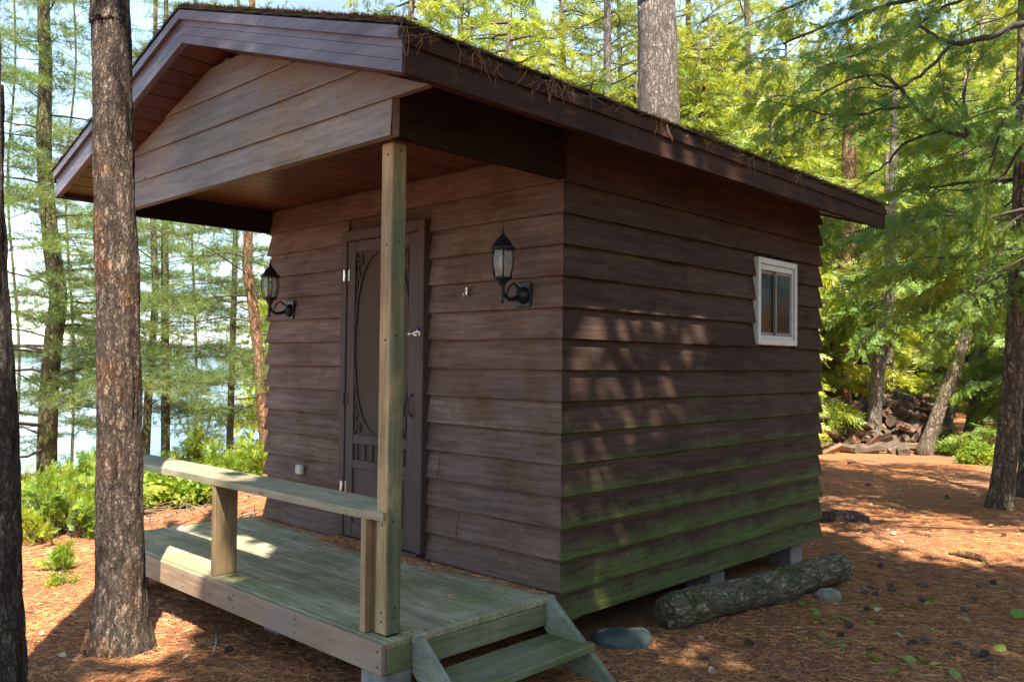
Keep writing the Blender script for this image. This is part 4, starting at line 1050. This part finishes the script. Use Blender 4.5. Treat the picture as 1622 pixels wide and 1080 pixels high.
# loose chunks before the pile
def rock(name, P, sx, sy, sz, m, label, cat, rot=0.0, seedn=1, rough=.3, tilt=0.0):
    t = MB(); V = []; n1, n2 = 22, 12
    for i in range(n2+1):
        ph = math.pi*i/n2
        for k in range(n1):
            th = 2*math.pi*k/n1; d = Vector((math.sin(ph)*math.cos(th), math.sin(ph)*math.sin(th), math.cos(ph)))
            r = 1+rough*noise.noise(d*1.3+Vector((seedn*7.1,0,0)))+rough*.4*noise.noise(d*3.5+Vector((seedn,5,0)))
            x, y, z = d.x*r, d.y*r, max(-.55, min(.72+.06*noise.noise(d*5), d.z*r)); x, z = x*sx, z*sz+x*sx*tilt
            V.append((P[0]+x*math.cos(rot)-y*sy*math.sin(rot), P[1]+x*math.sin(rot)+y*sy*math.cos(rot), P[2]+z))
    F = [(i*n1+k, i*n1+(k+1) % n1, (i+1)*n1+(k+1) % n1, (i+1)*n1+k) for i in range(n2) for k in range(n1)]
    t.add(V, F, .5, True); o = t.build(name, m); return tag(o, label, cat)
rock('stone', ground_at(984,1020)+[0,0,.02], .17, .15, .075, M_stone, 'flat blue-grey stone under the cabin corner beside the steps', 'stone', .5, 3, .25, .12)
rock('stone', ground_at(1314,950)+[0,0,.02], .085, .07, .065, M_stone2, 'small pale rounded stone beside the mossy log', 'stone', .3, 5)
rock('stone', ground_at(1372,694)+[0,0,.05], .42, .22, .13, M_stone2, 'long pale grey stone at the foot of the near woodpile', 'stone', .8, 8)
rock('stone', ground_at(1449,703)+[0,0,.05], .17, .15, .17, M_fw2, 'pale pinkish lump at the right foot of the near woodpile', 'wood chunk', .8, 9)
rock('stone', ground_at(1345,700)+[0,0,.05], .10, .10, .20, M_fw2, 'upright pale wood chunk before the near woodpile', 'wood chunk', .2, 13)
# mossy log beside the cabin
def onz(u, v, z): d = ray(u, v); return CAM+d*((z-CAM[2])/d[2])
g0 = gz(.2, 1.8); A, B_ = onz(1052,972,g0+.085), onz(1334,898,g0+.115)
t_ = tag(empty('mossy_log', tuple((A+B_)/2)), 'thick moss-covered log lying along the foot of the cabin side wall', 'log'); mb = MB(); pts = [A+(B_-A)*k/70+np.array([0,0,.008*math.sin(k*.13)]) for k in range(71)]
R = [(.104+.006*math.sin(k*.19)+.004*math.sin(k*.6))*(.86+.14*min(1, k/5)**.7) for k in range(71)]; R[70] = .095
mb.tube(pts, R, 44, ridge=.06, rs=9, seed=3); mb.build('trunk', M_log0, t_)
g1 = ground_at(1335,826); t_ = MB(); d = np.array([.72,.69,0.]); t_.tube([g1-d*.30+[0,0,.03], g1-d*.1+[0,0,.05], g1+d*.12+[0,0,.045], g1+d*.26+[0,0,.02]], [.05,.07,.065,.035], 14, ridge=.25, rs=6)
tag(t_.build('bark_chunk', M_barkd), 'short dark rotten log chunk on the needles behind the cabin rear corner', 'wood chunk')
g1 = ground_at(1535,886); t_ = MB(); t_.tube([g1+[-.16,.02,.02], g1+[0,0,.035], g1+[.12,-.05,.03], g1+[.20,-.16,.01]], [.012,.035,.028,.008], 8, ridge=.2)
tag(t_.build('bark_chunk', M_barko), 'orange bark piece lying in the sun patch at the right', 'bark piece')
# grey stick lines on the ground
for i, (u0, v0, u1, v1, lb) in enumerate(((336,1040,342,1003,'thin pale curved stick on the needles left of the deck'),(218,1004,232,960,'thin grey twig at the right foot of the near pine'),(1100,976,1104,940,'short bare twig standing before the mossy log'),(1525,905,1620,890,'long thin stick on the ground at the right edge'),(1320,845,1420,858,'thin stick across the needles behind the log'),(262,868,272,830,'thin grass stem bent over the bright needles'))):
    a, b_ = ground_at(u0, v0), ground_at(u1, v1); up = .09 if i in (2,) else .01
    if i == 2: b_ = a+np.array([0,0,.12])
    t_ = MB(); t_.tube([a+[0,0,.006], (a+b_)/2+[.012,.006,up*.6+.008], b_+[0,0,.008]], [.004,.0035,.002], 5); tag(t_.build('stick', M_dead if i in (0,2) else M_twig), lb, 'stick')

# ================================================================== PINE CONES AND LEAVES
def cone_mesh():
    mb = MB(); mb.lathe(0,0,[(.004,-.032),(.012,-.02),(.013,0),(.010,.02),(.003,.034)],8,.3)
    for k in range(64):
        t = k/63; z = -.030+.062*t; r = .026*math.sin(math.pi*min(1,(.18+t*.8)))**.7*(1-.25*t); an = k*2.399; c, s = math.cos(an), math.sin(an); w_ = .0055
        tip = (r*c, r*s, z+.010); a = (.007*c-w_*s*.6, .007*s+w_*c*.6, z); b = (.007*c+w_*s*.6, .007*s-w_*c*.6, z); t1 = (r*.85*c-w_*s, r*.85*s+w_*c, z+.007); t2 = (r*.85*c+w_*s, r*.85*s-w_*c, z+.007)
        lo = (r*.9*c, r*.9*s, z+.003)
        mb.add([a, t1, tip, t2, b, lo], [(0,1,2,3,4),(0,5,1),(1,5,2),(2,5,3),(3,5,4)], nr.random())
    return mb.build('pine_cone', M_cone)
cone0 = cone_mesh(); first = True
C8 = [(965,145),(1050,135),(1010,50),(1190,195),(1190,135),(1370,240),(840,350),(1150,390),(1200,370),(1310,435),(1415,430),(1490,460),(1340,390),(1490,520),(1430,140),(1490,125),(1415,190),(220,305),(450,390),(950,240),(870,310),(258,455),(990,175),(940,165),(1060,155)]
CP = [(1020+x/2.694, 880+y/2.694, 1.0) for x, y in C8] + [(540,1052,1.5),(362,1036,1.0),(300,958,.8),(412,956,.7),(457,1022,.6),(1345,735,1.2),(1375,770,1.2),(1440,805,1.2),(1500,790,1.2),(1590,850,1),(1470,850,1),(1560,1040,1)]
for (u, v, s) in CP:
    o = cone0 if first else cone0.copy()
    if not first: COL.objects.link(o)
    g = ground_at(u, v); o.location = (g[0], g[1], g[2]+.018*s); o.rotation_euler = (nr.uniform(1.2, 1.9), nr.uniform(0, 6), nr.uniform(0, 6.28)); q = s*nr.uniform(.8, 1.15); o.scale = (q,)*3
    tag(o, 'large dark pine cone under the deck rim near the corner post' if s == 1.5 else 'dark open pine cone lying on the needle floor', 'pine cone', 'pine cones scattered on the ground'); first = False
def leaf_mesh(m, name):
    mb = MB(); V = []; n = 7
    for k in range(n):
        t = k/(n-1); w_ = .019*math.sin(math.pi*t**.8)**.8; z = .006*math.sin(t*3)+.004; V += [(t*.05-.025, -w_, z+.005), (t*.05-.025, 0, z), (t*.05-.025, w_, z+.006)]
    F = []
    for k in range(n-1): F += [(3*k,3*k+3,3*k+4,3*k+1),(3*k+1,3*k+4,3*k+5,3*k+2)]
    mb.add(V, F, .5, True); mb.tube([(-.025,0,.004),(-.036,.002,.004),(-.045,.006,.002)], .0009, 4); return mb.build(name, m)
LF = [leaf_mesh(M_lf, 'fallen_leaf'), leaf_mesh(leaf('yellow_leaf', [(.42,.38,.10),(.55,.50,.20)], 8, .25), 'fallen_leaf'), leaf_mesh(simple('pale_dry_leaf', (.50,.40,.26), .8, var=.3), 'fallen_leaf')]
L8 = [(725,250,1.3),(735,265,1.2),(760,290,.9),(820,292,1.1),(865,285,1.1),(965,300,1.2),(758,355,1.1),(805,385,.8),(855,400,.9),(975,455,1.5),(1130,465,1.6),(1190,465,1.2),(1235,335,1.1),(1345,355,.9),(1520,412,1.5),(1320,525,1.5),(1068,520,1.3),(185,348,1.2),(1100,180,1.1),(860,222,1.1),(1600,270,2.2),(970,408,.9),(1225,200,1.2),(1280,150,.9),(1150,230,1.2),(640,210,1.1),(675,220,1.2),(980,230,.8),(1130,222,.8),(740,240,1.0)]
used2 = [False]*3; LP = [(1020+x/2.694, 880+y/2.694, s, 0) for x, y, s in L8]
LP += [(1020+x/2.694, 880+y/2.694, s, k) for x, y, s, k in ((1250,485,1.5,1),(660,320,.7,2),(735,298,.8,1),(240,362,.8,2),(283,505,1.1,2),(73,465,.8,2),(200,417,.8,2),(1000,245,1.3,2),(1165,300,1.1,2),(915,290,.8,2),(1085,350,.9,2),(1370,285,1.1,2),(1425,322,.7,2),(1575,190,1,2),(1100,270,.8,2),(550,395,.8,2),(940,430,.7,2),(1210,215,.8,1),(1620,255,.8,2),(1460,215,.8,1))]
LP += [(nr.uniform(40, 300), nr.uniform(870, 1070), nr.uniform(.5, 1.1), 2) for _ in range(22)]+[(nr.uniform(1320, 1620), nr.uniform(750, 900), nr.uniform(.7, 1.2), int(nr.integers(0,3))) for _ in range(26)]+[(nr.uniform(250, 560), nr.uniform(960, 1070), nr.uniform(.5, .9), 2) for _ in range(8)]
LN_ = [('small green leaf lying on the needle floor', 'green leaves on the ground'), ('small yellow leaf lying on the needle floor', 'yellow leaves on the ground'), ('small pale dry leaf lying on the needle floor', 'dry leaves on the ground')]
for (u, v, s, k) in LP:
    g = ground_at(u, v)
    if -3.2 < g[0] < .62 and -1.2 < g[1] < .1 or (-3 < g[0] < 0 and 0 < g[1] < 3.3): continue
    o = LF[k] if not used2[k] else LF[k].copy()
    if used2[k]: COL.objects.link(o)
    used2[k] = True; o.location = (g[0], g[1], g[2]+.012); o.rotation_euler = (nr.normal()*.3, nr.normal()*.3-.1, nr.uniform(0, 6.28)); o.scale = (s*1.05,)*3; tag(o, LN_[k][0], 'leaf', LN_[k][1])

# ================================================================== NEEDLE LITTER
def litter_mat(name, c): return simple(name, c, .85, var=.45, scale=25, bmp=0)
ML = [litter_mat('needle_orange', (.76,.31,.11)), litter_mat('needle_tan', (.58,.38,.20)), litter_mat('needle_dark', (.17,.08,.05)), litter_mat('needle_rust', (.50,.20,.08))]
def needles(name, P, lmin, lmax, w_, mats, parent=None, tilt=.12, weights=None, base=(0,0,0)):
    n = len(P); P = np.array(P); an = nr.uniform(0, 6.283, n); l = nr.uniform(lmin, lmax, n); tz = nr.normal(size=n)*tilt
    d = np.stack([np.cos(an), np.sin(an), tz], 1); s = np.stack([-np.sin(an), np.cos(an), nr.normal(size=n)*.5], 1)*w_[:, None]/2 if hasattr(w_, '__len__') else np.stack([-np.sin(an), np.cos(an), nr.normal(size=n)*.5], 1)*w_/2
    bend = np.stack([-np.sin(an), np.cos(an), np.zeros(n)], 1)*(nr.normal(size=n)*.12*l)[:, None]
    a = P-d*l[:, None]/2; b = P+bend; c = P+d*l[:, None]/2
    V = np.stack([a-s*.4, a+s*.4, b+s, b-s, c], 1).reshape(-1, 3)-np.array(base); i = np.arange(n)[:, None]*5
    V2 = V; F = np.concatenate([i+0, i+1, i+2, i+3], 1); F2 = np.concatenate([i+3, i+2, i+4, i+4], 1)
    # second half as a thin quad ending in the tip
    V3 = np.stack([b-s, b+s, c+s*.2, c-s*.2], 1).reshape(-1, 3)-np.array(base); j = np.arange(n)[:, None]*4+n*5
    F3 = np.concatenate([j, j+1, j+2, j+3], 1); me = raw_mesh(name, np.concatenate([V2, V3]), np.concatenate([F, F3]))
    mi = nr.choice(len(mats), n, p=weights); me.polygons.foreach_set('material_index', np.concatenate([mi, mi]).astype(np.int32))
    return link_mesh(name, me, mats, parent)
P = []; Wd = []
while len(P) < 120000:
    u = nr.uniform(-60, 1690); v = 700+420*nr.random()**.8; d = ray(u, v); t = (-.37-CAM[2])/d[2]
    if t < 0 or t > 13: continue
    q = CAM+d*t; x, y = q[0]+nr.normal()*.02, q[1]+nr.normal()*.02
    if -3 < x < -.1 and .3 < y < 3.1: continue
    den = vnoise(x, y, 1.3, 4)
    if nr.random() > .75+den: continue
    P.append((x, y, gz(x, y)+.004+abs(nr.normal())*.006)); Wd.append(.0022*max(1, t/6))
tag(needles('needle_litter', P, .05, .13, np.array(Wd), ML, weights=[.34,.12,.32,.22]), 'orange-brown fallen pine needles covering the ground', 'needle litter', kind='stuff')
# needles and moss on the roof, thickest along the eave, hanging over it
P = []
for i in range(26000):
    y = nr.uniform(YF-.03, YR+.03); r_ = nr.random(); sg = 1 if nr.random() < .75 else -1
    dx = (W/2+OV+.03)*(1-(r_**2.2)*.98) if nr.random() < .6 else (W/2+OV)*nr.random()
    th = .014*max(0, .5+noise.noise(Vector((y*2.1, dx*3, sg))))*(1.0+.8*math.exp(-abs(W/2+OV-dx)/.08))
    z = 3.135-.315*dx+.004+nr.random()*th; P.append((-W/2+sg*dx, y, z))
for i in range(9000):
    dx = (W/2+OV+.01)*nr.random()*(1 if nr.random() < .5 else -1); P.append((-W/2+dx, YF-.02+abs(nr.normal())*.05, 3.142-.315*abs(dx)+nr.random()*.014))
for i in range(1300):
    y = nr.uniform(YF, YR); k = noise.noise(Vector((y*3.3, 4, 0)))
    if k < .12 and nr.random() < .8: continue
    P.append((OV+.03+nr.random()*.03, y, 2.515-nr.random()**2*.05*(1+k)))
MR = [litter_mat('roof_needle_brown', (.26,.15,.08)), litter_mat('roof_needle_dark', (.09,.06,.04)), leaf('roof_moss', [(.16,.17,.03),(.28,.26,.05)], 5, .2), litter_mat('roof_needle_rust', (.36,.17,.08))]
tag(needles('roof_litter', P, .025, .085, .0035, MR, tilt=.22, weights=[.30,.25,.27,.18]), 'matted brown needles and moss lying on the cabin roof and over its eave', 'needle litter', kind='stuff')
mb = MB()
for (u, v, n, l) in ((868,205,34,.13),(795,165,12,.12),(660,62,12,.13),(745,130,10,.12),(980,262,10,.1),(1190,262,10,.12),(1120,262,7,.1),(1262,292,10,.12),(905,205,10,.1),(1045,250,8,.1),(660,95,4,.16),(1215,275,6,.1)):
    t = (OV+.035-CAM[0])/ray(u, v)[0]; o = CAM+ray(u, v)*t; yy = o[1]
    for k in range(n//2):
        a = np.array([OV+.022+nr.uniform(0,.03), yy+nr.normal()*.07, 2.508+nr.uniform(-.01,.02)]); e = a+np.array([nr.uniform(0,.03), nr.normal()*.06, -nr.uniform(.3,1)*l]); mb.tube([a, (a+e)/2+nr.normal(size=3)*.008, e], [.0018,.0016,.001], 4, cap=False)
for (u, y0, l) in ((700,-1.25,.10),(1180,2.2,.1)): pass
tag(mb.build('hanging_needles', MR[0]), 'bunches of dead pine needles dangling from the eave edge', 'needle clumps', kind='stuff')
# drift of needles on the deck along the wall
P = []
for i in range(2600):
    x = nr.uniform(-3.0, -.05); w0 = .03+.02*noise.noise(Vector((x*4, 1, 0)))
    if -1.99 < x < -1.55: w0 = .14
    elif -1.25 < x < -.75: w0 = .06
    elif nr.random() < .55: continue
    P.append((x, -.05-abs(nr.normal())*w0, .004+nr.random()*(.022 if w0 > .1 else .006)))
for i in range(260): P.append((nr.uniform(-3.1,-.05), nr.uniform(-1.1,-.1), .003))
P += [(nr.uniform(-2,-1.5), -.06-abs(nr.normal())*.06, .004+nr.random()*.03) for _ in range(1500)]
tag(needles('needle_drift', P, .03, .09, .0026, ML, tilt=.1, weights=[.45,.1,.15,.3]), 'rust-coloured needles drifted on the deck under the door', 'needle litter', kind='stuff')

# ================================================================== UNSEEN TREES ADDED BEHIND AND BESIDE THE CAMERA (crowns shaped to cast dapples)
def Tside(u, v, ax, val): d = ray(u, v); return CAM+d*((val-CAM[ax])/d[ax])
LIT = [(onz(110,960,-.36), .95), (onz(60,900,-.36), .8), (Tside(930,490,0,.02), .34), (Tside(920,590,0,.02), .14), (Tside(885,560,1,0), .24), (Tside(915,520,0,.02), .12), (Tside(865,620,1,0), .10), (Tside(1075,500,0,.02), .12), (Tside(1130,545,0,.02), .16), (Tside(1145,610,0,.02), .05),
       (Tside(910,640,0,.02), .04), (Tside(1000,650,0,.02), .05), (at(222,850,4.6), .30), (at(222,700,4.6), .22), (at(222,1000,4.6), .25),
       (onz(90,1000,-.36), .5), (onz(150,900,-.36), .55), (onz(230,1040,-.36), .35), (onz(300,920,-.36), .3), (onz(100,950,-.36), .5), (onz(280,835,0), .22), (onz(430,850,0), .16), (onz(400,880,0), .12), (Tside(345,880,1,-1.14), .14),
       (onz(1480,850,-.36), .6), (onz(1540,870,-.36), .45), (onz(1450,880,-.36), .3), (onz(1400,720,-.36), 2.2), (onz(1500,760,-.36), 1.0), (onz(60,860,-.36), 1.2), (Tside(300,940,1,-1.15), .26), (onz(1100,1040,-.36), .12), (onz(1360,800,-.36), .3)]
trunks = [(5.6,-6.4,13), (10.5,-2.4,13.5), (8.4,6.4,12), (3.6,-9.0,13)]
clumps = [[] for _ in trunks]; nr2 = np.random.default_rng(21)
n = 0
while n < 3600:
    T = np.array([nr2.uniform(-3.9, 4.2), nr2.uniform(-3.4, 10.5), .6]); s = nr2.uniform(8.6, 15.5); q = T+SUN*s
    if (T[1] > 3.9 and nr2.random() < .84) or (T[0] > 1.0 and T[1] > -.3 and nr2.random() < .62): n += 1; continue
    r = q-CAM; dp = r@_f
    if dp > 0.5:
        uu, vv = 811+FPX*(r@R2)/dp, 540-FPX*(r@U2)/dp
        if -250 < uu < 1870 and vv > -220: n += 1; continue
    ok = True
    for (G_, rad_) in LIT:  # crowns left open along sun rays to the chosen lit spots
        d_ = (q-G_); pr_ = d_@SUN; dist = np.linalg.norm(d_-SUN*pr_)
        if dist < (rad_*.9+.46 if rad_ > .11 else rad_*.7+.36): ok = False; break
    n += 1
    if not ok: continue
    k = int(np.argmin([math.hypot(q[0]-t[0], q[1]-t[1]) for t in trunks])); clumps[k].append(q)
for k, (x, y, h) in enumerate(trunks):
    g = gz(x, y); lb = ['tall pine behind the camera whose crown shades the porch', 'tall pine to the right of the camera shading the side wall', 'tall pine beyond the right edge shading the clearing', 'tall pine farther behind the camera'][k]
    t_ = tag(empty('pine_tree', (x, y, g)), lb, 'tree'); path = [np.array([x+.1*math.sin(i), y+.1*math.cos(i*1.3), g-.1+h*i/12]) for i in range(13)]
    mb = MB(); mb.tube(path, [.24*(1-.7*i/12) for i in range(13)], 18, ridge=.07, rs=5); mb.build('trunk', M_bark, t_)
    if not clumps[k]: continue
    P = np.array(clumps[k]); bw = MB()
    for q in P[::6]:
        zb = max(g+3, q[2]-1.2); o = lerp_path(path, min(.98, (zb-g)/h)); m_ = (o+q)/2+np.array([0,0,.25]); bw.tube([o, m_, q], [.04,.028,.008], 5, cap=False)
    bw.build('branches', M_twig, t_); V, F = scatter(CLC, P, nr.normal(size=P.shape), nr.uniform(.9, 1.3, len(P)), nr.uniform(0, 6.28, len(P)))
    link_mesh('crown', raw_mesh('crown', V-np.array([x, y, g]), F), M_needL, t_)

# ================================================================== AIR
hz = MB(); hz.box(-1960, 300, -1860, 1860, -6.5, 60); m = bpy.data.materials.new('air'); m.use_nodes = True; N = m.node_tree.nodes; L = m.node_tree.links
N.remove(N['Principled BSDF']); pv = N.new('ShaderNodeVolumePrincipled'); pv.inputs['Density'].default_value = .0002; pv.inputs['Color'].default_value = (.72, .86, 1, 1); L.new(pv.outputs[0], N['Material Output'].inputs['Volume'])
tag(hz.build('haze', m), 'thin pale lake haze in the air', 'haze', kind='stuff')
